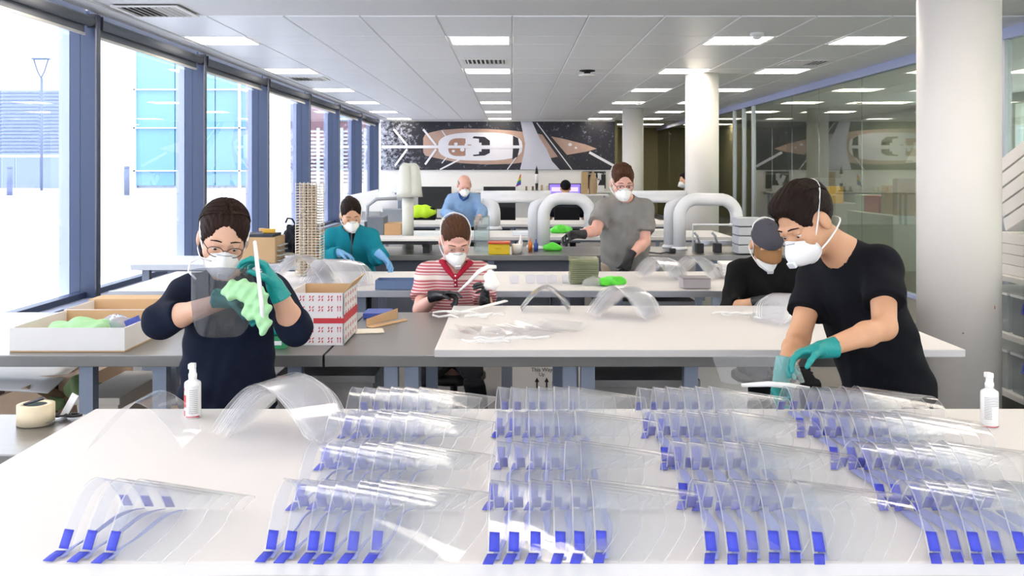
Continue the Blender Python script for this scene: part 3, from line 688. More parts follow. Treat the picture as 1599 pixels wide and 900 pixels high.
def person(label, base, head, R, k, neck, sh, el, wr, chest_f, pelvis, knees, ankles, skin, shirt, sleeve, hem, trousers=None, collar=.062, wid=(.150, .132, .158), dep=.66, h=.006, shirt_infl=.014, arm=1.0, folds=.0035, shoes=None, neck_drop=.03, neckw=.07, bare_hands=None):
    """sh/el/wr: (person's right, person's left). sleeve: how far along the whole arm (0..1 upper, 1..2 forearm) the sleeve reaches"""
    t = thing('person', label, 'person', tuple(base))
    head, neck, pelvis = V3(head), V3(neck), V3(pelvis); sh = [V3(x) for x in sh]; el = [V3(x) for x in el]; wr = [V3(x) for x in wr]
    mid = (sh[0]+sh[1])/2; lat = sh[0]-sh[1]; lat /= np.linalg.norm(lat); up = mid-pelvis; up /= np.linalg.norm(up)
    fw = np.cross(up, lat); fw /= np.linalg.norm(fw)
    if fw@V3(chest_f) < 0: fw = -fw
    chest = mid-up*.13; waist = pelvis+(mid-pelvis)*.42
    def torso(S, inf, kk=.05):
        S.cone(chest+up*.04, waist, wid[0]+inf, wid[1]+inf, kk, (fw, dep)); S.cone(waist, pelvis-up*.02, wid[1]+inf, wid[2]+inf, kk, (fw, dep+.04))
        S.cone(sh[0]*.86+mid*.14, sh[1]*.86+mid*.14, .052*arm+inf, .052*arm+inf, .06); S.cone(neck-up*.005, mid-up*.04, .060+inf*.5, .085+inf, .06)
    B = Solid(); L = head_solid(B, head, R, k, neck)
    torso(B, -.008, .04)
    for i in (0, 1):
        B.cone(sh[i], el[i], .050*arm, .041*arm, .03); f = el[i]+(wr[i]-el[i])*.3
        B.cone(el[i], f, .040*arm, .040*arm, .02); B.cone(f, wr[i], .040*arm, .027*arm, .02)
    allp = np.array([head+.16, head-.16, neck, *sh, *el, *wr, pelvis]); lo, hi = allp.min(0)-.2, allp.max(0)+.2
    if bare_hands:
        pass
    B.ob('body', skin, lo, hi, h, t)
    # shirt with sleeves
    S = Solid(); torso(S, shirt_infl)
    hemp = V3(hem)
    if np.linalg.norm(hemp-pelvis) > .02: S.cone(pelvis-up*.02, hemp-up*.06, wid[2]+shirt_infl, wid[2]+shirt_infl+.006, .03, (fw, dep+.06))
    Sl = []
    for i in (0, 1):
        if sleeve <= 1:
            e = sh[i]+(el[i]-sh[i])*sleeve; d = (el[i]-sh[i])/np.linalg.norm(el[i]-sh[i])
            A = Solid(); A.cone(sh[i], e+d*.05, .062*arm+shirt_infl*.6, .056*arm+shirt_infl*1.3, .0); A.cut(e, d); Sl.append(A)
        else:
            e = el[i]+(wr[i]-el[i])*(sleeve-1); d = (wr[i]-el[i])/np.linalg.norm(wr[i]-el[i])
            A = Solid(); A.cone(sh[i], el[i], .060*arm+shirt_infl*.6, .050*arm+shirt_infl*.7, .0); A.cone(el[i], e+d*.05, .050*arm+shirt_infl*.7, .038*arm+shirt_infl*.7, .03); A.cut(e, d); Sl.append(A)
    body_dist = S.dist
    def total(p):
        d = body_dist(p)
        for A in Sl: d = Solid.smin(d, A.dist(p), .035)
        # folds
        q = (p-pelvis)
        a = q@up; b = q@lat
        fo = folds*np.clip((np.linalg.norm(p-neck, axis=1)-.10)/.12, 0, 1)
        d = d+fo*np.sin(a*38+b*22+3*np.sin(b*17))*np.sin(b*31-a*9)+fo*.6*np.sin(p[:, 0]*47+p[:, 2]*61)
        d = np.maximum(d, (p-hemp)@(-up))
        # neck opening
        nd = V3(neck)-mid; c0 = neck+up*.02+fw*.02
        d = np.maximum(d, -Solid._cone(p, c0-up*neck_drop+fw*.012, c0+up*.2, neckw, neckw+.03, None))
        return d
    S.dist = total
    S.ob('shirt', shirt, lo, hi, h, t)
    if trousers is not None:
        T = Solid(); hips = [pelvis+lat*.085-up*.04, pelvis-lat*.085-up*.04]
        T.cone(hips[0]+up*.06, hips[1]+up*.06, .115, .115, .05, (fw, .9))
        kn = [V3(x) for x in knees]; an = [V3(x) for x in ankles]
        for i in (0, 1): T.cone(hips[i], kn[i], .092, .066, .04); T.cone(kn[i], an[i], .064, .052, .03)
        T.wave(lambda p: .003*np.sin(p[:, 2]*45+p[:, 0]*30)*np.sin(p[:, 0]*40+p[:, 1]*33)); T.cut(hemp+up*.05, up)
        pts = np.array([*hips, *kn, *an]); T.ob('trousers', trousers, pts.min(0)-.2, pts.max(0)+.2, .011, t)
        for i in (0, 1):
            F = Solid(); f = V3((fw[0], fw[1], 0)); f /= np.linalg.norm(f); a = an[i]
            F.cone(a+V3((0, 0, .01)), a-V3((0, 0, .05)), .048, .05, .02); F.cone(a-V3((0, 0, .045)), a+f*.15-V3((0, 0, .055)), .045, .04, .02); F.cut((0, 0, .004), (0, 0, -1))
            F.ob('shoe', shoes or M('shoe_black', '#1a1a1c', .5), a-.3, a+.3, .009, t)
    t['_'] = 0; del t['_']
    return t, L
skinA = skin_mat('skin_light', '#d8a88c'); skinB = skin_mat('skin_warm', '#d9a684'); skinC = skin_mat('skin_tan', '#cf9c78'); skinD = skin_mat('skin_pink', '#dba796')
teal = M('glove_teal', '#0e8f8a', .42, var=.12, scale=20, bump=.15, bscale=60); blackglove = M('glove_black', '#1b1c20', .4, var=.15, scale=20, bump=.15, bscale=60); blueglove = M('glove_blue', '#6ea3d0', .45, var=.1, scale=20, bump=.1, bscale=60)
trs = fabric('trouser_black', '#15161a'); hair_dk = hairm('hair_dark_brown', '#2a1a14'); hair_bk = hairm('hair_black', '#221712'); hair_br = hairm('hair_brown', '#4a3020')
def J(px, py, Y): return V3(P(px, py, Y))
def legs_standing(pel, fwd, dx=.10):
    r = V3((-dx, 0, 0)) if fwd[1] < 0 else V3((dx, 0, 0)); p = V3(pel); f = V3(fwd)*.02
    return [V3((p[0]+s*r[0], p[1], .48))+f for s in (1, -1)], [V3((p[0]+s*r[0]*1.05, p[1]+.03, .085)) for s in (1, -1)]

# --- 1. woman in navy jumper wiping a shield
pel = J(356, 604, 3.66); kn, an = legs_standing(pel, (0, -1, 0)); R = head_frame(20, 24, -7); hd = J(349, 371, 3.56)
navy = fabric('navy_wool', '#141a2c', bump=.35)
wr1 = [J(356, 468, 3.34), J(430, 448, 3.33)]
p1, L = person('woman in navy jumper, glasses and teal gloves wiping a clear visor with a green cloth', (pel[0], 3.66, 0), hd, R, 1.02, J(358, 432, 3.66), [J(292, 458, 3.64), J(424, 456, 3.66)], [J(251, 503, 3.47), J(460, 512, 3.47)], wr1, (0, -1, 0), pel, kn, an,
    skinA, navy, 1.30, J(356, 634, 3.66), trs, h=.0055, wid=(.146, .138, .162), folds=.004, neckw=.062, neck_drop=.0)
add_eyes(p1, L, 1.02, R); add_brows(p1, L, 1.02, hair_dk); add_hair(p1, hd, R, 1.02, 'pony', hair_dk, .0045); add_strands(p1, hd, R, 1.02, hair_dk, 90, 'part'); add_mask(p1, L, 1.02, R)
add_hand(p1, wr1[0], (.95, -.2, -.05), (.1, -.3, -1), False, (.55, .6, .65, .7), teal, thumb=(.5, .8))
add_hand(p1, wr1[1], (-.42, -.15, .9), (-.85, -.35, -.3), True, (.45, .55, .6, .65), teal, thumb=(.6, .7))
gl = G()
for s in (-1, 1):
    c = (s*.033, .108, -.004); gl.tube([L((c[0]+.027*math.cos(a), c[1]-.012*abs(math.cos(a))*(1 if s*math.cos(a) > 0 else .1), c[2]+.019*math.sin(a))) for a in [2*PI*j/18 for j in range(18)]], .0016, 6, closed=True)
    gl.tube([L((s*.060, .096, .002)), L((s*.080, .04, .006)), L((s*.084, -.015, .0))], .0016, 6)
gl.tube([L((-.008, .109, .002)), L((0, .113, .005)), L((.008, .109, .002))], .0015, 6); gl.ob('glasses', M('glasses_tortoise', '#3a2018', .3), p1, True)

# --- 2. man in black T-shirt on the right
pel = J(1382, 588, 3.70); kn, an = legs_standing(pel, (-.6, -.8, 0)); R = head_frame(-58, 36, 10); hd = J(1257, 346, 3.56)
blk = fabric('black_cotton', '#101116', bump=.2)
wr2 = [J(1222, 582, 3.34), J(1284, 546, 3.22)]
p2, L = person('man in black T-shirt and teal gloves bending over the right end of the front table', (pel[0], 3.7, 0), hd, R, 1.06, J(1318, 398, 3.64), [J(1276, 428, 3.78), J(1378, 414, 3.55)], [J(1247, 528, 3.62), J(1381, 512, 3.36)], wr2, (-.7, -.7, -.1), pel, kn, an,
    skinC, blk, .62, J(1388, 628, 3.70), trs, h=.0055, wid=(.158, .146, .158), dep=.72, arm=1.02, folds=.004, neckw=.060, neck_drop=.01)
add_eyes(p2, L, 1.06, R); add_brows(p2, L, 1.06, hair_dk); add_hair(p2, hd, R, 1.06, 'quiff', hair_bk, .0045); add_strands(p2, hd, R, 1.08, hair_bk, 80, 'back', 2); add_mask(p2, L, 1.06, R)
add_hand(p2, wr2[0], (-.35, -.35, -.85), (.7, -.6, -.1), False, (.5, .5, .55, .6), teal)
add_hand(p2, wr2[1], (-.95, -.2, -.12), (-.1, -.45, -.9), True, (.35, .4, .5, .55), teal, thumb=(.5, .7))

# --- 3. man in striped polo, seated
pel = V3((PX(708, 5.9), 5.92, .56)); hd = J(711, 374, 5.70); R = head_frame(14, 36, 0)
pol = bpy.data.materials.new('polo_stripes'); pol.use_nodes = True; _nt = pol.node_tree; _b = _nt.nodes['Principled BSDF']; _b.inputs['Roughness'].default_value = .9
_tc = _nt.nodes.new('ShaderNodeTexCoord'); _sx = _nt.nodes.new('ShaderNodeSeparateXYZ'); _m1 = _nt.nodes.new('ShaderNodeMath'); _m1.operation = 'MULTIPLY'; _m1.inputs[1].default_value = 2*PI/.0170
_m2 = _nt.nodes.new('ShaderNodeMath'); _m2.operation = 'SINE'; _rp = _nt.nodes.new('ShaderNodeValToRGB'); _rp.color_ramp.elements[0].position = .35; _rp.color_ramp.elements[1].position = .65
_m3 = _nt.nodes.new('ShaderNodeMath'); _m3.operation = 'MULTIPLY_ADD'; _m3.inputs[1].default_value = .5; _m3.inputs[2].default_value = .5
_rp.color_ramp.elements[0].color = (*lin('#b4545c'), 1); _rp.color_ramp.elements[1].color = (*lin('#d9c2c0'), 1)
_c1 = _nt.nodes.new('ShaderNodeMath'); _c1.operation = 'COMPARE'; _c1.inputs[1].default_value = PZ(437, 5.6); _c1.inputs[2].default_value = .012
_mx = _nt.nodes.new('ShaderNodeMix'); _mx.data_type = 'RGBA'; _mx.inputs[7].default_value = (*lin('#e6dcd2'), 1)
_L = _nt.links.new; _L(_tc.outputs['Object'], _sx.inputs[0]); _L(_sx.outputs[2], _m1.inputs[0]); _L(_m1.outputs[0], _m2.inputs[0]); _L(_m2.outputs[0], _m3.inputs[0]); _L(_m3.outputs[0], _rp.inputs[0]); _L(_rp.outputs[0], _mx.inputs[6]); _L(_sx.outputs[2], _c1.inputs[0]); _L(_c1.outputs[0], _mx.inputs[0]); _L(_mx.outputs[2], _b.inputs['Base Color'])
kn = [V3((pel[0]-.14, 5.44, .55)), V3((pel[0]+.14, 5.44, .55))]; an = [V3((pel[0]-.16, 5.5, .09)), V3((pel[0]+.2, 5.4, .09))]
wr3 = [J(683, 462, 5.46), J(757, 466, 5.45)]
p3, L = person('seated man in red striped polo shirt and black gloves', (pel[0], 5.9, 0), hd, R, 1.06, J(711, 410, 5.80), [J(667, 428, 5.82), J(751, 428, 5.82)], [J(656, 484, 5.66), J(760, 486, 5.66)], wr3, (0, -1, 0), pel, kn, an,
    skinD, pol, .72, pel+V3((0, 0, -.02)), trs, h=.007, wid=(.162, .152, .165), dep=.7, folds=.003, neckw=.068)
add_eyes(p3, L, 1.06, R); add_brows(p3, L, 1.06, hair_br); add_hair(p3, hd, R, 1.06, 'buzz', hair_br, .006); add_mask(p3, L, 1.06, R)
add_hand(p3, wr3[0], (.9, -.3, .15), (.1, -.4, -.9), False, (.2, .6, .7, .75), blackglove, h=.005)
add_hand(p3, wr3[1], (.05, -.5, .5), (-.8, -.5, 0), True, .5, blackglove, h=.005)
redc = fabric('collar_red', '#a01e34'); q = G()
cpts = [J(693, 412, 5.70)+V3((0, .10, 0)), J(690, 408, 5.68), J(699, 421, 5.635), J(711, 436, 5.62), J(724, 421, 5.635), J(735, 410, 5.68), J(730, 410, 5.8)]
q.tube(cpts, .012, 8, flat=1.6); q.ob('collar', redc, p3, True)
q = G(); q.tube([J(711, 428, 5.628), J(711.5, 440, 5.612), J(712, 449, 5.606)], .011, 8, flat=.5); q.ob('placket', redc, p3, True)
for py in (431, 438, 445):
    q = G(); q.lathe(J(711, py, 5.60), [(.004, -.004), (.005, 0), (.004, .004)], 8); q.ob('button', strap_m, p3)

# --- 4. woman in teal fleece
pel = J(548, 428, 7.86); kn, an = legs_standing(pel, (0, -1, 0)); R = head_frame(18, 28, 3); hd = J(548, 335, 7.70)
flc = fabric('teal_fleece', '#157f90', bump=.5, bs=200); wr4 = [J(532, 396, 7.56), J(596, 400, 7.50)]
p4, L = person('woman in teal fleece and light blue gloves behind the third table', (pel[0], 7.86, 0), hd, R, .98, J(549, 361, 7.80), [J(518, 372, 7.80), J(578, 372, 7.80)], [J(502, 405, 7.70), J(590, 400, 7.68)], wr4, (0, -1, 0), pel, kn, an,
    skinB, flc, 1.93, J(548, 436, 7.86), trs, h=.008, wid=(.165, .160, .172), shirt_infl=.022, folds=.005, arm=1.1, neckw=.058)
add_eyes(p4, L, .98, R); add_brows(p4, L, .98, hair_bk); add_hair(p4, hd, R, .98, 'bun', hair_bk, .006); add_mask(p4, L, .98, R)
add_hand(p4, wr4[0], (.85, -.4, -.15), (.1, -.4, -.9), False, .4, blueglove, h=.005); add_hand(p4, wr4[1], (.7, -.4, -.5), (-.2, -.4, -.9), True, .35, blueglove, h=.005)
q = G(); q.tube([J(549, 364, 7.655), J(549, 385, 7.63), J(550, 412, 7.635)], .006, 6); q.ob('zip', M('zip_dark', '#12303a', .5), p4)
q = G(); q.prism([J(544, 364, 7.668), J(555, 364, 7.668), J(550, 384, 7.642)], (0, -.004, 0)); q.ob('undershirt', trs, p4)

# --- 5. man in grey T-shirt
pel = J(976, 418, 7.86); kn, an = legs_standing(pel, (0, -1, 0)); R = head_frame(6, 24, 0); hd = J(972, 284, 7.68)
gry = fabric('grey_marl', '#84827f', var=.16, bump=.2); wr5 = [J(904, 366, 7.46), J(983, 402, 7.56)]
p5, L = person('standing man in grey T-shirt, glasses and black gloves', (pel[0], 7.86, 0), hd, R, 1.08, J(975, 311, 7.80), [J(943, 326, 7.80), J(1007, 326, 7.80)], [J(930, 360, 7.62), J(1007, 377, 7.72)], wr5, (0, -1, 0), pel, kn, an,
    skinD, gry, .70, J(977, 418, 7.86), fabric('khaki', '#9c8c78'), h=.0075, wid=(.172, .166, .176), shirt_infl=.018, folds=.004, arm=1.08, neckw=.068)
add_eyes(p5, L, 1.08, R); add_brows(p5, L, 1.08, hair_br); add_hair(p5, hd, R, 1.08, 'short', hair_br, .006); add_strands(p5, hd, R, 1.08, hair_br, 50, 'back', 3); add_mask(p5, L, 1.08, R)
add_hand(p5, wr5[0], (-.85, -.4, .05), (.1, -.5, -.8), False, .5, blackglove, h=.005, k=1.1); add_hand(p5, wr5[1], (-.45, -.3, -.8), (-.5, .2, -.6), True, .55, blackglove, h=.005, k=1.1)
gl = G()
for s in (-1, 1):
    gl.tube([L((s*.034+.028*math.cos(a), .108-.01*abs(math.cos(a)), -.002+.02*math.sin(a))) for a in [2*PI*j/14 for j in range(14)]], .002, 6, closed=True); gl.tube([L((s*.062, .095, .002)), L((s*.085, -.01, .004))], .002, 6)
gl.ob('glasses', M('glasses_black', '#1a1414', .3), p5)

# --- 6. seated man in cap
pel = V3((PX(1195, 5.9), 5.95, .56)); hd = J(1197, 381, 5.66); R = head_frame(2, 38, 0)
kn = [V3((pel[0]-.14, 5.46, .55)), V3((pel[0]+.14, 5.46, .55))]; an = [V3((pel[0]-.2, 5.40, .09)), V3((pel[0]+.16, 5.5, .09))]; wr6 = [J(1188, 470, 5.48), J(1230, 470, 5.48)]
p6, L = person('seated man in black jumper and grey cap with tan brim', (pel[0], 5.95, 0), hd, R, 1.04, J(1196, 410, 5.82), [J(1152, 424, 5.84), J(1238, 424, 5.84)], [J(1141, 484, 5.66), J(1252, 484, 5.68)], wr6, (0, -1, 0), pel, kn, an,
    skinC, fabric('black_jumper', '#121212', bump=.3), 1.25, pel+V3((0, 0, -.02)), trs, h=.007, wid=(.166, .156, .165), dep=.7, neckw=.06)
add_eyes(p6, L, 1.04, R); add_mask(p6, L, 1.04, R); add_cap(p6, hd, R, 1.04, fabric('cap_grey', '#4b4a52'), fabric('cap_brim_tan', '#8c6644'))
add_hand(p6, wr6[0], (.8, -.35, .3), (.2, -.4, -.8), False, .45, blackglove, h=.005); add_hand(p6, wr6[1], (-.8, -.4, .1), (-.2, -.4, -.8), True, .45, blackglove, h=.005)

# --- 7. bald man in light blue jumper
pel = J(724, 349, 13.0); kn, an = legs_standing(pel, (0, -1, 0)); R = head_frame(12, 24, 0); hd = J(725, 289, 12.82); wr7 = [J(709, 337, 12.55), J(749, 338, 12.55)]
p7, L = person('bald man in light blue jumper standing at the far white table', (pel[0], 13.0, 0), hd, R, 1.08, J(724, 305, 12.95), [J(705, 312, 12.95), J(744, 312, 12.95)], [J(696, 333, 12.85), J(753, 332, 12.85)], wr7, (0, -1, 0), pel, kn, an,
    skinD, fabric('light_blue_wool', '#8aa9cf'), 1.95, J(724, 352, 13.0), trs, h=.011, wid=(.172, .165, .17), shirt_infl=.02, arm=1.1, neckw=.062)
add_eyes(p7, L, 1.08, R); add_mask(p7, L, 1.08, R, straps=False); add_hair(p7, hd, R, 1.08, 'fringe', hairm('hair_grey', '#8a7d74'), .008)
for i, lf in ((0, False), (1, True)): add_hand(p7, wr7[i], (.5 if not lf else -.3, -.7, -.35), (0, -.3, -1), lf, .3, skinD, 'hand', h=.007, cuff=0)
q = G(); q.tube([J(717, 303, 12.86), J(719, 309, 12.78), J(724, 313, 12.77), J(730, 309, 12.78), J(732, 303, 12.86)], .014, 8); q.ob('collar', fabric('collar_blue', '#2f4f8c'), p7, True)

# --- 8. man at the computer, seen from behind
pel = V3((PX(884, 16.9), 16.85, .56)); hd = J(883, 294, 17.0); R = head_frame(180, 5, 0); wr8 = [J(912, 338, 17.35), J(860, 338, 17.35)]
kn = [V3((pel[0]+.14, 17.3, .55)), V3((pel[0]-.14, 17.3, .55))]; an = [V3((pel[0]+.14, 17.25, .09)), V3((pel[0]-.14, 17.25, .09))]
p8, L = person('man in dark T-shirt and black beanie at the computer, seen from behind', (pel[0], 16.85, 0), hd, R, 1.05, J(884, 311, 16.95), [J(903, 322, 16.9), J(866, 322, 16.9)], [J(914, 341, 17.0), J(857, 341, 17.0)], wr8, (0, 1, 0), pel, kn, an,
    skinC, fabric('navy_cotton', '#171b2c'), .75, pel+V3((0, 0, -.02)), trs, h=.012, wid=(.17, .16, .165))
add_cap(p8, hd, R, 1.05, fabric('beanie_black', '#16161a'), None, True); add_hair(p8, hd, R, 1.0, 'buzz', hair_bk, .009)
for i, lf in ((0, False), (1, True)): add_hand(p8, wr8[i], (0, 1, -.2), (0, -.2, -1), lf, .3, skinC, 'hand', h=.008, cuff=0)
# --- 9. person half hidden behind the middle column
pel = V3((2.98, 16.5, .92)); hd = J(1070.5, 281, 16.3); R = head_frame(-70, 12, 0); kn, an = legs_standing(pel, (0, -1, 0)); o = hd
mk = lambda dx, dy, dz: V3((o[0]+dx, o[1]+dy, o[2]+dz))
p9, L = person('person in dark clothes and white mask half hidden behind the middle round column', (2.98, 16.5, 0), hd, R, 1.02, mk(.06, .05, -.16), [mk(.08, .24, -.24), mk(.06, -.12, -.24)], [mk(.12, .28, -.52), mk(.12, -.10, -.52)], [mk(.05, .24, -.72), mk(.06, -.08, -.72)], (-1, 0, 0), mk(.09, .07, -.72), [mk(.05, .15, -1.1), mk(.05, -.02, -1.1)], [V3((o[0]+.07, o[1]+.15, .085)), V3((o[0]+.07, o[1]-.02, .085))],
    skinB, fabric('charcoal_cotton', '#24262c'), .75, mk(.09, .07, -.78), trs, h=.012)
add_mask(p9, L, 1.02, R); add_hair(p9, hd, R, 1.02, 'short', hair_bk, .008)
for i, lf in ((0, False), (1, True)): add_hand(p9, [mk(.05, .24, -.72), mk(.06, -.08, -.72)][i], (-.2, 0, -1), (-.3, -.9 if lf else .9, 0), lf, .3, skinB, 'hand', h=.008, cuff=0)
# ================================================================== face shields
pet = clear('clear_pet', '#fcfdfe', .03, .085, 1.5, .8)
pet_rim = clear('pet_rim', '#fafcfe', .05, .38, 1.5, .6)
foam = clear('headband_film', '#f6f8fd', .12, .12, 1.4, .4, '#e9edfa')
blue = M('strap_blue', '#3c46c0', .6, var=.10, scale=40, bump=.15, bscale=500); blue_l = M('strap_blue_light', '#8d95d0', .6, var=.1, scale=40)
SL = .235
def arch(x, s, off=0.0, h0=.112, h1=.080, w0=.138, w1=.158, e=2.2):
    t = x/SL; w = w0+(w1-w0)*t; hh = h0+(h1-h0)*t; a = abs(s)
    y = math.copysign(w*a*(1-.10*(1-a)), s); z = hh*(1-a**e)
    n = Vector((0, s*1.3*hh/w*a**.6, 1)).normalized()
    return Vector((x, y, z+.001))+n*off
def visor_mesh(par, mats=None, **kw):
    q = G()
    def xe(s): a = abs(s); return SL-.055*max(0, a-.55)**1.6/.45**1.6
    nu, nv = 8, 26
    q.grid(lambda u, v: arch(.003+(xe(2*v-1)-.003)*u, 2*v-1, **kw), nu, nv)
    q.cur = 1
    q.grid(lambda u, v: arch(.0002+.0028*u, 2*v-1, .0004, **kw), 1, nv)
    q.grid(lambda u, v: arch(xe(2*v-1)+.0022*u, 2*v-1, .0004, **kw), 1, nv)
    return q.ob('visor', mats or [pet, pet_rim], par, True, fix=False)
def shield_proto():
    t = thing('face_shield', 'clear face shield', 'face shield', (0, 0, 0), 'finished face shields with blue straps')
    visor_mesh(t)
    q = G(); q.grid(lambda u, v: arch(.004+.026*u, (2*v-1)*.94, -.0016), 2, 20); q.ob('headband', foam, t, True, fix=False)
    def rib(u, v):
        t_ = v; y = -.150+.285*t_; x = .016+.012*math.sin(PI*t_)*math.sin(PI*t_*1.3+.4)+.03*t_
        tw = .9*math.sin(PI*t_); o = (u-.5)*.019
        return (x+o*math.cos(tw), y+o*.15, .0045+.010*math.sin(PI*t_)+abs(o)*math.sin(tw)*.9+o*math.sin(tw))
    q = G(); q.grid(rib, 2, 16); o = q.ob('strap', blue_l, t, True, fix=False); md = o.modifiers.new('t', 'SOLIDIFY'); md.thickness = .0012
    for nm, s0, s1 in (('strap_tab', -.95, -.80), ('strap_tab', .82, .97)):
        q = G(); q.grid(lambda u, v: arch(.004+.021*u, s0+(s1-s0)*v, .0022), 2, 4); o = q.ob(nm, blue, t, True, fix=False); md = o.modifiers.new('t', 'SOLIDIFY'); md.thickness = .0014
    q = G(); q.grid(lambda u, v: (.001+.021*u-.008*v, -.136-.034*v, .0075*(1-v)**2+.0022+.003*math.sin(v*3)), 2, 4); o = q.ob('strap_end', blue, t, True, fix=False); md = o.modifiers.new('t', 'SOLIDIFY'); md.thickness = .0016
    return t
sp = shield_proto(); first = True; rr = random.Random(11)
ROWS = [2.10, 2.40, 2.70, 3.00]; COLS = [-.505, -.045, .395, .855]
rn = ['front row', 'second row', 'third row', 'back row']; cn = ['leftmost full stack', 'stack left of centre', 'stack right of centre', 'rightmost stack']
od = ['leftmost', 'second from left', 'third from left', 'fourth from left', 'fifth from left', 'rightmost']
def put(x, y, z, rot, label):
    global first
    if first: o = sp; o.location = (x, y, z); o.rotation_euler = (0, 0, rot); o['label'] = label; first = False
    else: o = dup(sp, (x, y, z), (0, 0, rot), label)
    return o
ZT = TZ+.0045
for r, y in enumerate(ROWS):
    for c, x in enumerate(COLS):
        base = rr.uniform(-.05, .03)-.03
        for i in range(6):
            put(x+.043*i+rr.uniform(-.004, .004), y+rr.uniform(-.006, .006)-.004*i, ZT+.0012*i, base+rr.uniform(-.03, .03), f'{od[i]} face shield in the {cn[c]} of the {rn[r]}')
for i in range(3): put(-.925+.052*i, 2.11-.008*i, ZT+.001*i, -.10, f'{od[i] if i < 2 else "rightmost"} blue strapped shield in the small group of three at left')
# plain visors without straps
def plain_proto():
    t = thing('plain_visor', 'plain clear visor', 'visor', (0, 0, 0), 'plain clear visors without straps')
    visor_mesh(t, [clear('plain_pet', '#fdfdfe', .03, .15, 1.5, .6), clear('plain_rim', '#ffffff', .1, .75, 1.4, .4)], h0=.125, h1=.105, w0=.125, w1=.135, e=1.75); return t
pv = plain_proto(); pfirst = True
def putv(x, y, z, rot, label, sc=1.0):
    global pfirst
    if pfirst: o = pv; pfirst = False; o.location = (x, y, z); o.rotation_euler = (0, 0, rot); o['label'] = label
    else: o = dup(pv, (x, y, z), (0, 0, rot), label)
    o.scale = (sc, sc, sc); return o
putv(PX(210, 2.72), 2.72, ZT, PI/2+.08, 'single clear arched visor lying alone at the left of the front table', 1.05)
UPW = ['lowest', 'second lowest', 'third lowest', 'fourth lowest', 'fifth lowest']; DNW = ['topmost', 'second highest', 'third highest', 'fourth highest']
def rank(i, n): return UPW[i] if i < (n+1)//2 else DNW[n-1-i]
def vstack(x, y, z, rot, n, name, sc=1.0, dx=.012, dz=.006):
    for i in range(n): putv(x-dx*i*math.cos(rot)+rr.uniform(-.003, .003), y-dx*i*math.sin(rot), z+dz*i, rot+rr.uniform(-.03, .03), f'{rank(i, n)} visor of the pile {name}', sc)
vstack(PX(428, 2.80), 2.80, ZT, PI/2-.20, 9, 'on the front table behind the spray bottle', 1.15, .014, .006)
Z2 = TZ+.036
vstack(PX(852, 5.1), 5.08, Z2, PI/2, 5, 'at the back edge of the white board', 1.0)
vstack(PX(968, 4.95), 4.90, Z2, PI/2-.5, 9, 'in the middle of the white board', 1.15, .016, .005)
vstack(PX(1236, 4.85), 4.72, Z2, PI/2+.5, 6, 'beside the man in black', 1.0)
Z3 = TZ+.003
vstack(PX(474, 6.7), 6.55, Z3, PI/2, 9, 'at the left end of the third table', 1.5, .02, .005)
vstack(PX(528, 6.7), 6.50, Z3, PI/2-.4, 9, 'in front of the woman in teal', 1.35, .02, .004)
vstack(PX(1030, 6.9), 6.95, Z3, PI/2-.6, 8, 'right of the man in grey', 1.1, .02, .005)
vstack(PX(1085, 6.9), 6.95, Z3, PI/2-.5, 8, 'beside the grey box on the third table', 1.15, .02, .005)
# flat clear sheets on the white board
for i in range(7):
    x, y = PX(742+22*i, 4.6)+rr.uniform(-.03, .03), 4.42+.05*(i % 4)+rr.uniform(-.02, .02)
    q = G(); q.grid(lambda u, v: (x+(u-.5)*.30*math.cos(.2*i)-(v-.5)*.22*math.sin(.2*i), y+(v-.5)*.24*math.cos(.2*i)+(u-.5)*.3*math.sin(.2*i), Z2+.002+.003*i+.022*(2*u-1)**2*(1 if i % 2 else .4)), 10, 2)
    tag(q.ob('flat_visor', MATS['plain_pet'], None, True, fix=False), f'loose flat clear visor sheet on the white board, {["leftmost", "second", "third", "fourth", "fifth", "sixth", "rightmost"][i]} of the spread', 'visor', 'flat visor sheets on the board')
# shield held by the woman in navy
t = thing('held_visor', 'smoky clear visor with white headband held by the woman in navy', 'visor', tuple(P(360, 505, 3.22)))
def hv(u, v):
    a = (u-.5)*1.9; c = P(350, 470, 3.28); ht = .21*math.sqrt(max(0, 1-.75*(2*u-1)**4))
    return (c.x+.125*math.sin(a)*1.05, c.y+.10*(1-math.cos(a))-.06, c.z+.10-v*ht*1.12+.02*math.cos(a*1.2))
q = G(); q.grid(hv, 18, 8); q.ob('visor', clear('smoky_pet', '#a8aab0', .04, .05, 1.5, 1.0), t, True, fix=False)
q = G(); q.tube([P(398, 378, 3.24), P(402, 415, 3.19), P(408, 470, 3.18), P(411, 515, 3.22)], [.010, .012, .012, .011], 8, flat=.6); q.ob('headband', M('headband_white', '#e8e6e2', .6), t, True)
q = G(); q.tube([P(330, 408, 3.36), P(312, 402, 3.36), P(297, 410, 3.34), P(294, 424, 3.32), P(306, 436, 3.28)], .0035, 6); q.ob('elastic', strap_m, t, True)
S = Solid(); rr_ = np.random.RandomState(4)
for px, py, rx, rz in ((362, 456, .035, .030), (380, 452, .045, .034), (398, 462, .040, .038), (408, 482, .032, .045), (412, 505, .024, .035), (392, 486, .028, .030)): S.ell(V3(P(px, py, 3.22)), (rx, .028, rz), None, .02)
S.wave(lambda p: .006*np.sin(p[:, 0]*90+p[:, 2]*70)*np.sin(p[:, 2]*60-p[:, 0]*40)+.0035*np.sin(p[:, 0]*160-p[:, 2]*120))
tag(S.ob('wiping_cloth', M('cloth_green', '#a9d8a4', .9, var=.12, scale=10, bump=.3, bscale=60), V3(P(395, 475, 3.22))-.16, V3(P(395, 475, 3.22))+.16, .004), 'pale green wiping cloth in the gloved hand of the woman in navy', 'cloth')
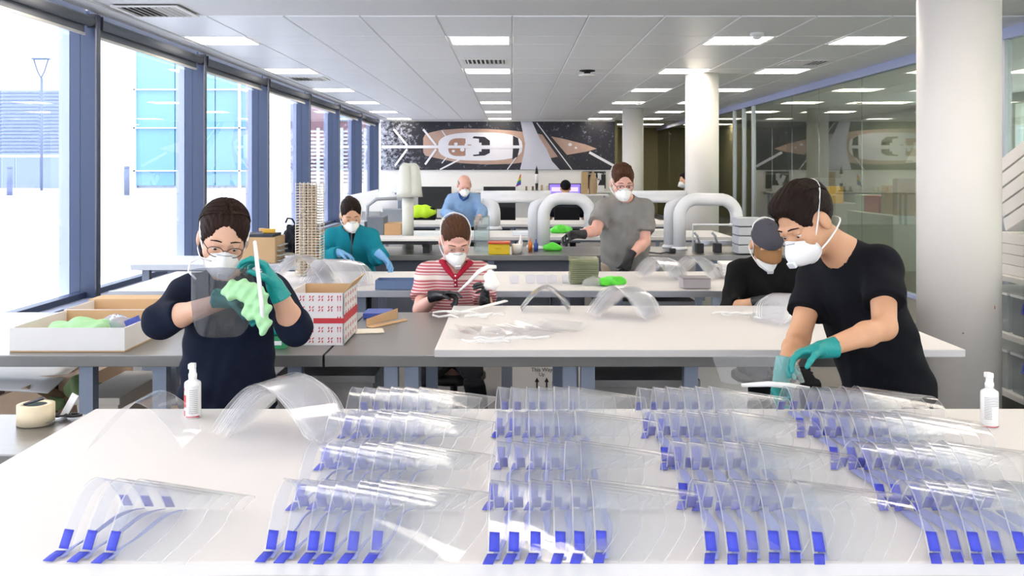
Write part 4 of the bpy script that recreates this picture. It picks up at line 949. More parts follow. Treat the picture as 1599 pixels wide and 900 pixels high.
q = G(); q.tube([P(716, 456, 5.40), P(732, 441, 5.38), P(748, 424, 5.38), P(762, 417, 5.40), P(775, 417, 5.42)], [.006, .009, .012, .014, .010], 8, flat=.5); tag(q.ob('white_band', strap_m, None, True), 'white elastic band held up by the man in the striped polo', 'band')
S = Solid()
for px, py, r_ in ((766, 432, .035), (772, 444, .03), (762, 446, .028)): S.ell(V3(P(px, py, 5.36)), (r_, r_*.8, r_), None, .02)
S.wave(lambda p: .004*np.sin(p[:, 0]*110+p[:, 2]*80)*np.sin(p[:, 1]*90)); tag(S.ob('foam_bundle', strap_m, V3(P(767, 440, 5.36))-.12, V3(P(767, 440, 5.36))+.12, .005), 'crumpled white foam in the left hand of the man in the striped polo', 'foam')
# shield held by the man in black
t = thing('held_shield', 'clear face shield with white foam strip held by the man in black', 'face shield', tuple(P(1195, 600, 3.15)))
def hs(u, v):
    a = (u-.5)*2.4; c = P(1192, 590, 3.2)
    return (c.x-.03+.15*math.sin(a)+.03*v, c.y-.10*math.cos(a)+.04, c.z-.015+.10*(1-v)*(.75+.25*math.cos(a)))
q = G(); q.grid(hs, 20, 5); q.ob('visor', clear('milky_pet', '#f4f7fa', .03, .16, 1.5, 1.0), t, True, fix=False)
q = G(); q.tube([P(1158, 602, 3.12), P(1200, 600, 3.08), P(1235, 603, 3.1), P(1264, 606, 3.14)], [.006, .009, .009, .004], 8, flat=.6); q.ob('foam_strip', strap_m, t, True)
# ================================================================== things on and under the tables
card = M('cardboard', '#c9a77e', .85, var=.06, scale=12); cardw = M('white_card', '#e4e0dc', .75, var=.03); cgreen = M('cloth_green', '#a7dfa0', .9, var=.12, scale=10, bump=.3, bscale=60)
pgrey = M('grey_plastic', '#9ea1a6', .5, var=.05); redm = M('print_red', '#c8343c', .6); wplas = M('white_plastic', '#eeecea', .4); polyw = clear('poly_wrap', '#cfcac4', .15, .35, 1.45, .8, '#8d8985')
def lettering(txt, size, loc, par, m):
    tc = bpy.data.curves.new('lettering', 'FONT'); tc.body = txt; tc.size = size; tc.align_x = 'CENTER'; tc.extrude = .0008
    o = bpy.data.objects.new('lettering', tc); COL.objects.link(o); dg = bpy.context.evaluated_depsgraph_get(); dg.update()
    me = bpy.data.meshes.new_from_object(o.evaluated_get(dg)); bpy.data.objects.remove(o); me.materials.clear(); me.materials.append(m)
    me.transform(Matrix.Translation(loc) @ Matrix.Rotation(PI/2, 4, 'X')); return link('lettering', me, par)
def tray(name, label, x0, x1, y0, y1, z, hgt, out_m, in_m, th=.006, par_div=None):
    t = thing(name, label, 'box', ((x0+x1)/2, (y0+y1)/2, z))
    q = G(); q.bb(x0, x1, y0, y1, z, z+th); q.ob('base', in_m, t)
    for nm, a in (('front_wall', (x0, x1, y0, y0+th)), ('back_wall', (x0, x1, y1-th, y1)), ('side_wall', (x0, x0+th, y0+th, y1-th)), ('side_wall', (x1-th, x1, y0+th, y1-th))):
        q = G(); q.cur = 0; q.bb(a[0], a[1], a[2], a[3], z+th, z+hgt); q.ob(nm, out_m if nm != 'back_wall' else in_m, t)
    return t
def lump(name, label, cat, c, r, m, amp=.012, seed=1, par=None, h=.006, parts=None):
    """crumpled cloth or bag"""
    c = V3(c); S = Solid(); rr_ = np.random.RandomState(seed)
    for _ in range(7):
        o = rr_.uniform(-.6, .6, 3)*V3(r); S.ell(c+o*V3((1, 1, .5)), V3(r)*rr_.uniform(.45, .75), None, .03)
    ph = rr_.uniform(0, 6, 6); fr = rr_.uniform(35, 75, 6)
    S.wave(lambda p: amp*.5*(np.sin(p[:, 0]*fr[0]+p[:, 2]*fr[1]+ph[0])+np.sin(p[:, 1]*fr[2]-p[:, 0]*fr[3]+ph[1]+2*np.sin(p[:, 2]*30))*.8))
    S.cut((0, 0, c[2]-r[2]*.55), (0, 0, -1))
    o = S.ob(name, m, c-V3(r)*1.7, c+V3(r)*1.7, h, par)
    return tag(o, label, cat) if par is None else o
def bottle(label, px, py, Y, hh, red):
    c = P(px, py, Y); c.z = TZ+.0045; t = thing('spray_bottle', label, 'bottle', tuple(c)); r = .026
    G().lathe(c, [(r*.9, 0), (r, .004), (r, hh*.62), (r*.95, hh*.655), (r*.5, hh*.70), (r*.45, hh*.72)], 24).ob('body', wplas, t, True)
    G().lathe(c, [(r*.5, hh*.715), (r*.52, hh*.80), (r*.42, hh*.83), (r*.40, hh*.90)], 18).ob('collar', wplas, t, True)
    q = G(); q.box(c+Vector((-.002, 0, hh*.95)), (.020, .026, hh*.10)); q.ob('spray_head', wplas, t, bev=.003)
    q = G(); n = 10
    if red:
        for z0, z1, a0, a1, m in ((.08, .60, -.2, 1.1, M('label_grey', '#dcdad8', .5)), (.20, .43, -1.25, -.55, redm), (.04, .14, -1.25, -.7, redm), (.02, .045, -.6, 1.2, redm), (.50, .56, -1.2, -.85, redm)):
            q = G(); q.grid(lambda u, v: (c.x+(r+.0006)*math.sin(a0+(a1-a0)*u), c.y-(r+.0006)*math.cos(a0+(a1-a0)*u), c.z+hh*(z0+(z1-z0)*v)), 8, 1); q.ob('label_print', m, t, True, fix=False)
        rows = [(.10+.035*k, -.1, .9) for k in range(13)]
    else:
        for z0, z1, a0, a1, m in ((.015, .03, -1.3, 1.1, redm), (.05, .45, 1.0, 1.06, redm)):
            q = G(); q.grid(lambda u, v: (c.x+(r+.0006)*math.sin(a0+(a1-a0)*u), c.y-(r+.0006)*math.cos(a0+(a1-a0)*u), c.z+hh*(z0+(z1-z0)*v)), 8, 1); q.ob('label_print', m, t, True, fix=False)
        rows = [(.16+.03*k, -1.0, (.7 if k > 7 else -.2)) for k in range(14)]
    for z, a0, a1 in rows:
        q = G(); q.grid(lambda u, v: (c.x+(r+.0009)*math.sin(a0+(a1-a0)*u), c.y-(r+.0009)*math.cos(a0+(a1-a0)*u), c.z+hh*(z+.009*v)), 6, 1); q.ob('text_line', M('text_grey', '#8f8d8e', .6), t, True, fix=False)
bottle('white spray bottle with red printed label at the left of the front table', 301, 650, 3.08, .172, True)
bottle('white spray bottle with thin red line at the right end of the front table', 1545, 666, 2.97, .166, False)
# tape roll and scissors on the side bench
c = P(56, 652, 3.05); c.z = TZ-.008; t = thing('tape_roll', 'wide roll of cream masking tape on the side bench', 'tape', tuple(c))
G().lathe(c, [(.034, 0), (.056, 0), (.056, .062), (.034, .062), (.034, 0)], 32).ob('tape', M('tape_cream', '#e0cfae', .7, var=.04), t, True)
G().lathe(c, [(.031, .002), (.034, .002), (.034, .06), (.031, .06)], 24).ob('core', M('core_dark', '#1e3434', .8), t, True)
q = G(); q.tube([c+Vector((-.03, -.02, .064)), c+Vector((.02, .01, .078))], [.004, .006], 8); tag(q.ob('pen_knife', M('dark_steel')), 'small dark metal tool lying on the tape roll', 'tool')
c = P(103, 640, 3.1); c.z = TZ-.004; t = thing('scissors', 'black handled scissors lying beside the tape roll', 'scissors', tuple(c))
for s in (-1, 1):
    q = G(); q.tube([c+Vector((s*.018+.026*math.cos(a), .012+.016*math.sin(a), .006)) for a in [2*PI*j/14 for j in range(14)]], .0045, 6, closed=True); q.ob('handle', black, t, True)
    q = G(); q.prism([c+Vector((s*.004, 0, .004+s*.001)), c+Vector((s*-.010, -.005, .004+s*.001)), c+Vector((-.020-s*.004, -.085, .004+s*.001))], (0, 0, .0016)); q.ob('blade', M('blade', '#c9ccd2', .2, metal=.9), t)
c2 = P(108, 622, 3.12); q = G(); q.box((c2.x, 3.12, TZ+.03), (.022, .006, .085), Ry(.5)); tag(q.ob('white_label_strip', wplas), 'white strip standing behind the scissors', 'strip')
# trays on the left bench
t = tray('cardboard_tray', 'shallow white fronted cardboard tray with green cloth at the left', PX(17, 4.2), PX(196, 4.2), 4.19, 4.72, TZ+.001, .105, cardw, card)
tray('cardboard_tray', 'second cardboard tray behind the tray with the green cloth', PX(117, 4.9), PX(262, 4.9), 4.78, 5.12, TZ+.001, .10, cardw, card)
q = G(); q.bb(PX(150, 5.25), PX(285, 5.25), 5.16, 5.34, TZ+.001, TZ+.10); tag(q.ob('cardboard_box', card), 'brown cardboard box at the back of the left bench', 'box')
lump('green_cloth', 'crumpled pale green cloth lying in the cardboard tray', 'cloth', (PX(132, 4.4), 4.4, TZ+.07), (.14, .10, .055), cgreen, .014, 3)
lump('plastic_bag', 'clear plastic bag with blue print in the cardboard tray', 'bag', (PX(185, 4.5), 4.5, TZ+.065), (.10, .08, .05), clear('bag_film', '#e6e9f6', .1, .35, 1.45, 1, '#dfe3f4'), .012, 5)
q = G(); q.box((PX(207, 4.42), 4.42, TZ+.10), (.07, .012, .028), Ry(-.4)); tag(q.ob('blue_packet', M('packet_blue', '#3f52a8', .4, var=.5, scale=60)), 'blue and white packet in the cardboard tray', 'packet')
# red and white printed carton
x0, x1, y0, y1, zb, zt = PX(448, 4.35), PX(537, 4.35), 4.35, 4.72, TZ+.001, PZ(458, 4.35)
t = thing('printed_carton', 'open white carton printed with red diamond marks', 'box', ((x0+x1)/2, (y0+y1)/2, zb))
pw = M('carton_white', '#e9e4e2', .7, var=.02)
for nm, a in (('front_wall', (x0, x1, y0, y0+.006)), ('back_wall', (x0, x1, y1-.006, y1)), ('side_wall', (x0, x0+.006, y0, y1)), ('side_wall', (x1-.006, x1, y0, y1))):
    q = G(); q.bb(*a, zb, zt); q.ob(nm, pw if nm != 'back_wall' else card, t)
q = G(); q.prism([(x1, y0, zt), (x1, y1, zt), (x1+.04, y1, zt+.05), (x1+.04, y0+.02, zt+.05)], (-.003, 0, .002)); q.ob('flap', card, t)
q = G(); q.bb(x0, x1, y0+.006, y1-.006, zb, zb+.006); q.ob('base', card, t)
for i in range(5):
    for j in range(5):
        cx = x0+(x1-x0)*(.10+.165*i); cz = zb+(zt-zb)*(.10+.20*j)
        if j == 2 and i > 1: continue
        q = G()
        for a in range(4):
            an = PI/4+a*PI/2; q.box((cx+.010*math.cos(an), y0-.0008, cz+.010*math.sin(an)), (.011, .001, .0045), Ry(-an+PI/4*(a % 2)))
        q.ob('diamond_mark', redm, t)
for j in range(5):
    for dx in (-.006, .006):
        q = G(); cx = x1-.022+dx; cz = zb+(zt-zb)*(.10+.2*j); q.bb(cx-.0012, cx+.0012, y0-.0014, y0, cz-.012, cz+.008); q.prism([(cx-.004, y0-.0014, cz+.006), (cx+.004, y0-.0014, cz+.006), (cx, y0-.0014, cz+.014)], (0, .001, 0)); q.ob('arrow_mark', redm, t)
q = G(); q.bb(x0+.12, x1, y0-.002, y0-.0005, zb+(zt-zb)*.42, zb+(zt-zb)*.52); q.ob('red_tape', redm, t)
q = G(); q.bb(x1+.0005, x1+.002, y0, y1, zb+(zt-zb)*.42, zb+(zt-zb)*.58); q.ob('red_tape', redm, t)
for j in range(6):
    for i in range(5):
        q = G(); q.box((x1+.001, y0+.05+.065*i, zb+.03+(zt-zb-.05)*j/5), (.0012, .02, .008), Rx(.7)); q.ob('diamond_mark', redm, t)
c = P(436, 520, 4.3); t = thing('glove_box', 'small green glove box beside the printed carton', 'box', (c.x, 4.3, TZ)); q = G(); q.bb(c.x-.045, c.x+.035, 4.26, 4.36, TZ+.001, TZ+.055); q.ob('carton', M('green_box', '#2f8f5a', .6, var=.1), t)
lump('glove_tuft', '', '', (c.x-.01, 4.31, TZ+.075), (.035, .03, .03), teal, .006, 8, t); q = G(); q.bb(c.x-.02, c.x+.02, 4.2585, 4.26, TZ+.018, TZ+.036); q.ob('label_print', wplas, t)
# flat things on the middle steel bench
q = G(); q.bb(PX(570, 5.2), PX(610, 5.2), 5.12, 5.3, TZ+.001, TZ+.03); tag(q.ob('blue_tray', M('tray_blue', '#3a4f9e', .5), bev=.004), 'small blue plastic tray at the back of the steel bench', 'tray')
a, b = P(574, 507, 4.9), P(632, 490, 5.1); q = G(); q.prism([(a.x, 4.86, TZ+.001), (b.x, 5.1, TZ+.001), (b.x+.02, 5.06, TZ+.001), (a.x+.04, 4.81, TZ+.001)], (0, 0, .004)); q.prism([(a.x, 4.86, TZ+.005), (b.x-.04, 5.1, TZ+.005), (b.x-.04, 5.1, TZ+.06), (a.x, 4.86, TZ+.04)], (.003, .004, 0)); tag(q.ob('card_angle', card), 'folded piece of grey cardboard on the steel bench', 'cardboard')
q = G(); q.box((PX(574, 4.7), 4.72, TZ+.003), (.15, .13, .003), Rz(.2)); q2 = tag(q.ob('white_card', M('card_cream', '#e0d9c8', .7)), 'small cream card lying flat on the steel bench', 'card')
# foam strips on the white board
rr = random.Random(5)
for px, py, lb in ((735, 497, 'tangle of white foam strips at the left back of the white board'), (1165, 500, 'tangle of white foam strips before the man in the cap'), (790, 540, 'scatter of clear offcuts at the front of the white board')):
    t = thing('foam_strips', lb, 'foam strips', (PX(px, 4.9), 4.9, Z2), None)
    yb = FOC*(EYE-Z2)/(py-VY)
    for i in range(9):
        x, y = PX(px, yb)+rr.uniform(-.13, .13), yb+rr.uniform(-.09, .09); an = rr.uniform(-.6, .6)
        pts = [(x+(k-2)*.035*math.cos(an), y+(k-2)*.03*math.sin(an)+rr.uniform(-.008, .008), Z2+.006+.012*abs(math.sin(k+i))+.002*i) for k in range(5)]
        q = G(); q.tube(pts, .006, 6, flat=.5); q.ob('strip', strap_m if px != 790 else MATS['plain_rim'], t, True)
q = G(); q.tube([(PX(700, 4.95), 4.95, Z2+.008), (PX(790, 5.3), 5.3, Z2+.035)], .006, 6, flat=3); tag(q.ob('long_strip', wplas), 'long white plastic strip lying across the white board', 'strip')
# ---- things under the second row
def crate(name, label, x0, x1, y0, y1, z0, z1, m, lid=True):
    t = thing(name, label, 'crate', ((x0+x1)/2, (y0+y1)/2, z0)); q = G(); i = .03
    q.add([(x0+i, y0+i, z0), (x1-i, y0+i, z0), (x1-i, y1-i, z0), (x0+i, y1-i, z0), (x0, y0, z1), (x1, y0, z1), (x1, y1, z1), (x0, y1, z1)], [(0, 1, 2, 3), (0, 1, 5, 4), (1, 2, 6, 5), (2, 3, 7, 6), (3, 0, 4, 7), (4, 5, 6, 7)]); q.ob('body', m, t)
    if lid: q = G(); q.bb(x0-.01, x1+.01, y0-.01, y1+.01, z1-.03, z1+.005); q.ob('rim', m, t, bev=.004)
    return t
wrapm = M('wrapped_grey', '#8e8a86', .25, var=.2, scale=9, bump=.4, bscale=14, spec=.7)
crate('wrapped_crate', 'plastic wrapped grey crate under the steel bench left of the middle', PX(445, 4.5), PX(590, 4.5), 4.35, 5.0, .0, .76, wrapm); crate('wrapped_crate', 'plastic wrapped grey crate under the white board', PX(922, 4.5), PX(1080, 4.5), 4.35, 5.0, .0, .74, wrapm)
q = G(); q.bb(PX(800, 6.0), PX(912, 6.0), 5.95, 6.15, 0, .53); t = tag(q.ob('white_carton', cardw), 'white carton with two arrows under the third table', 'box')
for dx in (-.03, .03):
    q = G(); cx = PX(846, 5.95)+dx; q.bb(cx-.005, cx+.005, 5.946, 5.949, .335, .39); q.prism([(cx-.014, 5.946, .38), (cx+.014, 5.946, .38), (cx, 5.946, .408)], (0, .003, 0)); q.ob('arrow_mark', black, t)
lettering('This Way', .034, (PX(846, 5.95), 5.944, .446), t, black); lettering('Up', .03, (PX(846, 5.95), 5.944, .418), t, black)
q = G(); q.bb(PX(846, 5.95)-.07, PX(846, 5.95)+.07, 5.946, 5.949, .325, .331); q.ob('underline_mark', black, t)
q = G(); q.tube([P(876, 566, 5.8), P(868, 580, 5.8), P(864, 597, 5.8), P(866, 625, 5.8), (PX(866, 5.8), 5.8, .01)], .008, 8); tag(q.ob('hanging_cable', black, None, True), 'black cable hanging down behind the white board', 'cable')
q = G(); q.bb(PX(1090, 6.3), PX(1185, 6.3), 6.45, 6.7, 0, .50); tag(q.ob('low_cabinet', cardw), 'low white cabinet under the right part of the third table', 'cabinet')
for a, b, lb in ((783, 860, 'grey metal cabinet under the third table, left one'), (862, 915, 'grey metal cabinet under the third table, right one')):
    t = thing('metal_cabinet', lb, 'cabinet', (PX((a+b)/2, 7.3), 7.3, 0)); q = G(); q.bb(PX(a, 7.1), PX(b, 7.1)-.01, 7.1, 7.40, 0, .81); q.ob('body', M('cabinet_grey', '#8e939a', .5, var=.03), t)
    q = G(); q.bb(PX(a, 7.1)+.02, PX(b, 7.1)-.03, 7.085, 7.1, .05, .78); q.ob('door', M('cabinet_grey'), t)
t = crate('storage_tub', 'grey plastic tub of sheets under the third table', PX(930, 6.7), PX(1075, 6.7), 6.5, 7.0, .3, .80, M('tub_grey', '#a6a8aa', .4))
q = G(); q.bb(PX(925, 6.7), PX(1080, 6.7), 6.5, 7.05, .26, .295); tag(q.ob('under_shelf', pgrey), 'grey shelf board carrying the plastic tub', 'shelf')
# stool of the seated man and of the man in the cap
for px, lb in ((708, 'black swivel stool under the man in the striped polo'), (1195, 'black swivel stool under the man in the cap')):
    x = PX(px, 5.95); t = thing('swivel_stool', lb, 'stool', (x, 5.98, 0)); G().lathe((x, 5.98, 0), [(.18, .385), (.2, .40), (.2, .43), (.17, .445)], 24).ob('seat', black, t, True); G().cyl((x, 5.98, .08), (x, 5.98, .39), .025, n=12).ob('column', M('dark_steel'), t, True)
    for k in range(5):
        a = 2*PI*k/5+.3; q = G(); q.tube([(x, 5.98, .09), (x+.26*math.cos(a), 5.98+.26*math.sin(a), .055)], [.022, .015], 8); f = q.ob('foot', black, t); q = G(); q.cyl((x+.26*math.cos(a)-.012, 5.98+.26*math.sin(a), .028), (x+.26*math.cos(a)+.012, 5.98+.26*math.sin(a), .028), .027, n=12); q.ob('castor', black, t)
# ---- model and box below the left bench
sand = M('model_card', '#c3a78c', .8, var=.12, scale=8); z = .40
q = G(); q.bb(-3.6, -2.13, 4.9, 5.9, .12, .40); q.bb(-3.5, -2.2, 5.0, 5.8, 0, .12); tag(q.ob('model_plinth', cardw), 'white plinth under the building model', 'plinth')
t = thing('building_model', 'architectural model of cream buildings with a sweeping white roof', 'model', (-2.9, 5.2, z))
q = G(); q.bb(-3.5, -2.25, 5.1, 5.7, z, .60); q.bb(-3.5, -2.75, 4.95, 5.1, z, .52); q.ob('block', sand, t)
def rf(u, v): return (-3.6+1.22*u, 4.92+.9*v, .555+.03*math.sin(u*3.0)*(1-v)+.17*v)
q = G(); q.grid(rf, 14, 6); o = q.ob('roof', wplas, t, True, fix=False); md = o.modifiers.new('t', 'SOLIDIFY'); md.thickness = .012
q = G(); q.prism([(-2.75, 4.93, z), (-2.35, 4.93, z), (-2.35, 4.93, .50), (-2.5, 4.93, .58), (-2.75, 4.93, .49)], (0, .16, 0)); q.ob('gable_house', sand, t)
for i in range(12): q = G(); q.bb(-3.4+.095*i, -3.36+.095*i, 5.095, 5.1, .50, .57); q.ob('window', M('model_window', '#4a3a30', .6), t)
for i in range(5): q = G(); q.bb(-3.4+.12*i, -3.35+.12*i, 4.945, 4.95, .43, .49); q.ob('window', M('model_window'), t)
tre = M('model_tree', '#6b7d52', .9, var=.35, scale=30)
for i, (x, y, s_) in enumerate(((-2.26, 5.0, .12), (-2.2, 5.08, .085), (-2.34, 4.93, .07), (-3.3, 4.92, .05), (-2.2, 5.3, .06), (-2.95, 4.92, .05))):
    G().cyl((x, y, z), (x, y, z+s_), .006, n=6).ob('tree_trunk', M('model_window'), t); lump('tree_crown', '', '', (x, y, z+s_*1.3), (s_*.55, s_*.5, s_*.7), tre, .012, 20+i, t, .012)
crate('lidded_box', 'cream lidded storage box under the left steel bench', PX(133, 4.7), PX(198, 4.7), 4.6, 5.2, .22, .60, M('cream_box', '#d8cdbd', .7, var=.05)); q = G(); q.bb(-2.11, PX(205, 4.7), 4.6, 5.2, .0, .215); tag(q.ob('low_shelf', pgrey), 'grey low shelf under the lidded box', 'shelf')
q = G(); q.bb(PX(243, 5.0), PX(283, 5.0), 4.85, 5.2, 0, .42); tag(q.ob('brown_box', card), 'brown box with white lid under the left bench', 'box')
q = G(); q.bb(-3.9, -2.55, 4.0, 4.6, .60, .63); 
# ---- third table things
tray('tool_box', 'long blue grey tool box on the third table', PX(588, 6.4), PX(652, 6.4), 6.33, 6.5, TZ+.005, .06, M('tool_blue', '#5d7396', .5, var=.1), M('tool_blue'))
t = thing('sheet_stack', 'tall stack of greenish clear sheets on the third table', 'sheet stack', (PX(911, 6.75), 6.75, TZ)); gs = clear('green_sheet', '#dfe3cc', .08, .5, 1.45, .6, '#d5d8bc')
for k in range(12):
    q = G(); q.box((PX(911, 6.75)+rr.uniform(-.004, .004), 6.75+rr.uniform(-.006, .006), TZ+.012+k*.0145), (.195, .22, .011)); q.ob('sheet', gs, t)
def bag(label, px, py, Y, m, r): lump('wipes_bag', label, 'bag', (PX(px, Y), Y, TZ+r[2]*.55+.004), r, m, .008, int(px), None, .007)
gb = M('bag_green', '#58d838', .35, var=.2, scale=12, bump=.3, bscale=30)
bag('bright green bag of wipes on the third table', 957, 434, 6.55, gb, (.085, .06, .04)); bag('white crumpled film beside the green bag', 925, 434, 6.6, clear('film_white', '#f0f2f4', .1, .4, 1.45, .8), (.07, .06, .035))
bag('small green bag on the machine bench', 865, 362, 9.4, gb, (.09, .08, .05)); bag('green and white bag on the far white table', 875, 342, 12.0, gb, (.14, .1, .07))
x0, x1 = PX(1066, 6.4), PX(1109, 6.4); t = thing('grey_box', 'small grey box on the third table', 'box', ((x0+x1)/2, 6.45, TZ)); q = G(); q.bb(x0, x1, 6.38, 6.55, TZ+.005, TZ+.068); q.ob('carton', M('box_grey', '#a8a3a6', .6, var=.04), t, bev=.003); q = G(); q.bb(x0-.001, x1+.001, 6.379, 6.551, TZ+.066, TZ+.074); q.ob('lid', M('box_grey2', '#8d888c', .6), t)
for i, px in enumerate((803, 828, 845, 862, 885)):
    c = Vector((PX(px, 6.7), 6.7, TZ+.004)); G_ = G().lathe(c, [(.03, 0), (.034, .05), (.03, .055), (.002, .056)], 14); tag(G_.ob('clear_cup', foam, None, True), f'{["leftmost", "second", "third", "fourth", "rightmost"][i]} of the small frosted cups on the third table', 'cup', 'frosted cups')
for k in range(5): q = G(); q.box((PX(1152, 7.0)+rr.uniform(-.01, .01), 7.1, TZ+.012+.022*k), (.22, .26, .018), Rz(rr.uniform(-.1, .1))); tag(q.ob('white_pack', wplas), f'{["lowest", "second", "middle", "fourth", "topmost"][k]} white flat pack in the pile right of the visors', 'pack', 'pile of white packs')
# white and aluminium table by the window, tower model, backpack, boxes
t = bench('aluminium_table', 'pale aluminium edged table by the windows', -3.2, -1.62, 8.05, 8.85, .90, .05, M('alu_pale', '#c9ccd4', .4, metal=.4), (-3.1, -1.75), 'table')
c = P(484, 420, 7.2); cx, cy = c.x, 7.2; zt = PZ(285, 7.2); t = thing('tower_model', 'tall lattice skyscraper model on the left of the third table', 'model', (cx, cy, TZ)); lat_m = M('model_cream', '#d9cbb8', .7, var=.04)
q = G(); q.bb(cx-.012, cx+.045, cy-.04, cy+.04, TZ+.004, zt-.02); q.ob('core', M('model_wood', '#c3a882', .7, var=.06), t); q = G(); q.bb(cx-.06, cx-.022, cy-.03, cy+.03, TZ+.004, zt-.01); q.ob('core', lat_m, t)
for k in range(7):
    for yy in (-.075, .075):
        xx = cx-.09+.03*k; q = G(); q.bb(xx-.0025, xx+.0025, cy+yy-.003, cy+yy+.003, TZ+.004, zt); q.ob('mullion', lat_m, t)
for k in range(34):
    z = TZ+.02+(zt-TZ-.03)*k/33; q = G(); q.bb(cx-.095, cx+.095, cy-.078, cy+.078, z-.002, z+.002); q.ob('floor_plate', lat_m, t)
t = thing('backpack', 'black backpack standing beside the tower model', 'backpack', (PX(452, 8.4), 8.4, .90)); lump('bag', '', '', (PX(452, 8.4), 8.62, 1.06), (.10, .09, .2), fabric('bag_black', '#191b22'), .01, 12, t, .009); q = G(); q.tube([P(446, 348, 8.4), P(449, 341, 8.4), P(456, 342, 8.4), P(462, 352, 8.4), P(463, 372, 8.4)], .008, 6); q.ob('strap', trs, t, True)
x0, x1 = PX(380, 8.2), PX(432, 8.2); q = G(); q.bb(x0, x1, 8.15, 8.5, .901, 1.12); tag(q.ob('cardboard_box', card, bev=.004), 'cardboard box with a yellow tool on it near the windows', 'box')
q = G(); q.bb(x0-.02, x1-.02, 8.15, 8.45, 1.121, 1.145); tag(q.ob('dark_folder', M('folder_dark', '#2b2f3c', .6)), 'dark flat folder on top of the cardboard box', 'folder')
t = thing('yellow_tool', 'yellow handled tool on the dark folder', 'tool', (PX(418, 8.3), 8.3, 1.146)); q = G(); q.box((PX(420, 8.3), 8.3, 1.165), (.11, .06, .036), Rz(.3)); q.ob('body', M('tool_yellow', '#d8a93a', .5, var=.2), t, bev=.008); q = G(); q.box((PX(411, 8.3), 8.28, 1.175), (.06, .03, .03)); q.ob('handle', card, t, bev=.006)
for k in range(4): q = G(); q.box((PX(437, 8.3), 8.35, .915+.042*k), (.05, .28, .008)); tag(q.ob('wire_tray', M('alu_pale')), f'{["lowest", "second", "third", "topmost"][k]} letter tray right of the cardboard box', 'tray', 'letter trays')
# ---- machine bench: extraction pipes
pipe = M('pipe_white', '#e4e4e6', .35, var=.02)
def duct(label, xa, xb, Y, ztop, zend, r=.062):
    t = thing('extraction_pipe', label, 'pipe', (PX(xa, Y), Y, TZ)); A, B = PX(xa, Y), PX(xb, Y); R_ = .17; pts = [(A, Y, TZ+.002), (A, Y, ztop-R_)]
    for k in range(1, 9): a = k*PI/16; pts.append((A+R_*(1-math.cos(a)), Y, ztop-R_+R_*math.sin(a)))
    for k in range(1, 9): a = k*PI/16; pts.append((B-R_*(1-math.sin(a)), Y, ztop-R_+R_*math.cos(a)))
    pts.append((B, Y, zend)); G().tube(pts, r, 20).ob('tube', pipe, t, True); G().lathe((B, Y, zend), [(r, .0), (r*1.25, -.02), (r*1.3, -.035), (r*1.1, -.035)], 20).ob('nozzle', pipe, t, True)
    for z in (TZ+.002,): G().lathe((A, Y, z), [(r*1.28, 0), (r*1.28, .015), (r*1.05, .03)], 20).ob('flange', pipe, t, True)
duct('white bent extraction pipe beside the man in light blue', 834, 772, 9.75, 1.42, 1.12); duct('white bent extraction pipe in front of the computer screen', 849, 922, 9.6, 1.405, 1.12)
duct('white bent extraction pipe just right of the man in grey', 1046, 1000, 9.75, 1.42, 1.12); duct('rightmost white bent extraction pipe before the column', 1061, 1150, 9.5, 1.40, 1.17)
t = thing('extraction_hood', 'tall pale extraction post with flared hoods on top', 'extractor', (PX(637, 9.6), 9.6, TZ)); cx = PX(637, 9.6); pal = M('hood_pale', '#d3d3c8', .45, var=.03)
G().cyl((cx, 9.6, TZ), (cx, 9.6, 1.55), .058, n=24).ob('post', pal, t, True)
for dx, dy in ((-.02, -.03), (.055, 0), (.02, .06)): G().lathe((cx+dx, 9.6+dy, 1.42), [(.095, 0), (.085, .06), (.075, .2), (.06, .30), (.03, .335), (.005, .34)], 20).ob('hood', pal, t, True)
t = thing('cutting_machine', 'flat cutting machine with a white bed left of the striped polo man', 'machine', (PX(632, 9.3), 9.3, TZ)); q = G(); q.bb(PX(575, 9.2), PX(688, 9.2), 9.05, 9.48, TZ+.10, TZ+.14); q.ob('bed', cardw, t, bev=.004); q = G(); q.bb(PX(575, 9.2)-.01, PX(688, 9.2)+.01, 9.04, 9.06, TZ+.09, TZ+.12); q.ob('edge', black, t)
for px in (590, 668): q = G(); q.bb(PX(px, 9.3)-.03, PX(px, 9.3)+.03, 9.1, 9.46, TZ+.001, TZ+.10); q.ob('foot', black, t)
t = thing('first_aid_tub', 'yellow tub with red lid on the machine bench', 'tub', (PX(779, 9.0), 9.05, TZ)); q = G(); q.bb(PX(763, 9.0), PX(796, 9.0), 8.95, 9.12, TZ+.001, TZ+.10); q.ob('body', M('tub_yellow', '#e0c01e', .4, var=.05), t, bev=.006); q = G(); q.bb(PX(762, 9.0), PX(797, 9.0), 8.94, 9.13, TZ+.10, TZ+.118); q.ob('lid', M('lid_orange', '#d2502a', .4), t, bev=.004); q = G(); q.tube([(PX(775, 9.0), 8.945, TZ+.05), (PX(775, 9.0), 8.94, TZ+.07), (PX(783, 9.0), 8.94, TZ+.07), (PX(783, 9.0), 8.945, TZ+.05)], .004, 6); q.ob('handle', M('tub_yellow'), t)
c = Vector((PX(807, 9.1), 9.05, TZ+.001)); tag(G().lathe(c, [(.045, 0), (.05, .09), (.048, .092), (.002, .092)], 18).ob('white_tub', wplas, None, True), 'round white tub beside the yellow tub', 'tub')
t = thing('glass_tank', 'clear acrylic box standing behind the yellow tub', 'box', (PX(752, 9.4), 9.4, TZ)); ac = clear('acrylic', '#eef4f4', .02, .08, 1.45, 1)
for a in ((741, 764, 9.3, 9.306), (741, 764, 9.5, 9.506)): q = G(); q.bb(PX(a[0], 9.4), PX(a[1], 9.4), a[2], a[3], TZ+.001, TZ+.34); q.ob('panel', ac, t)
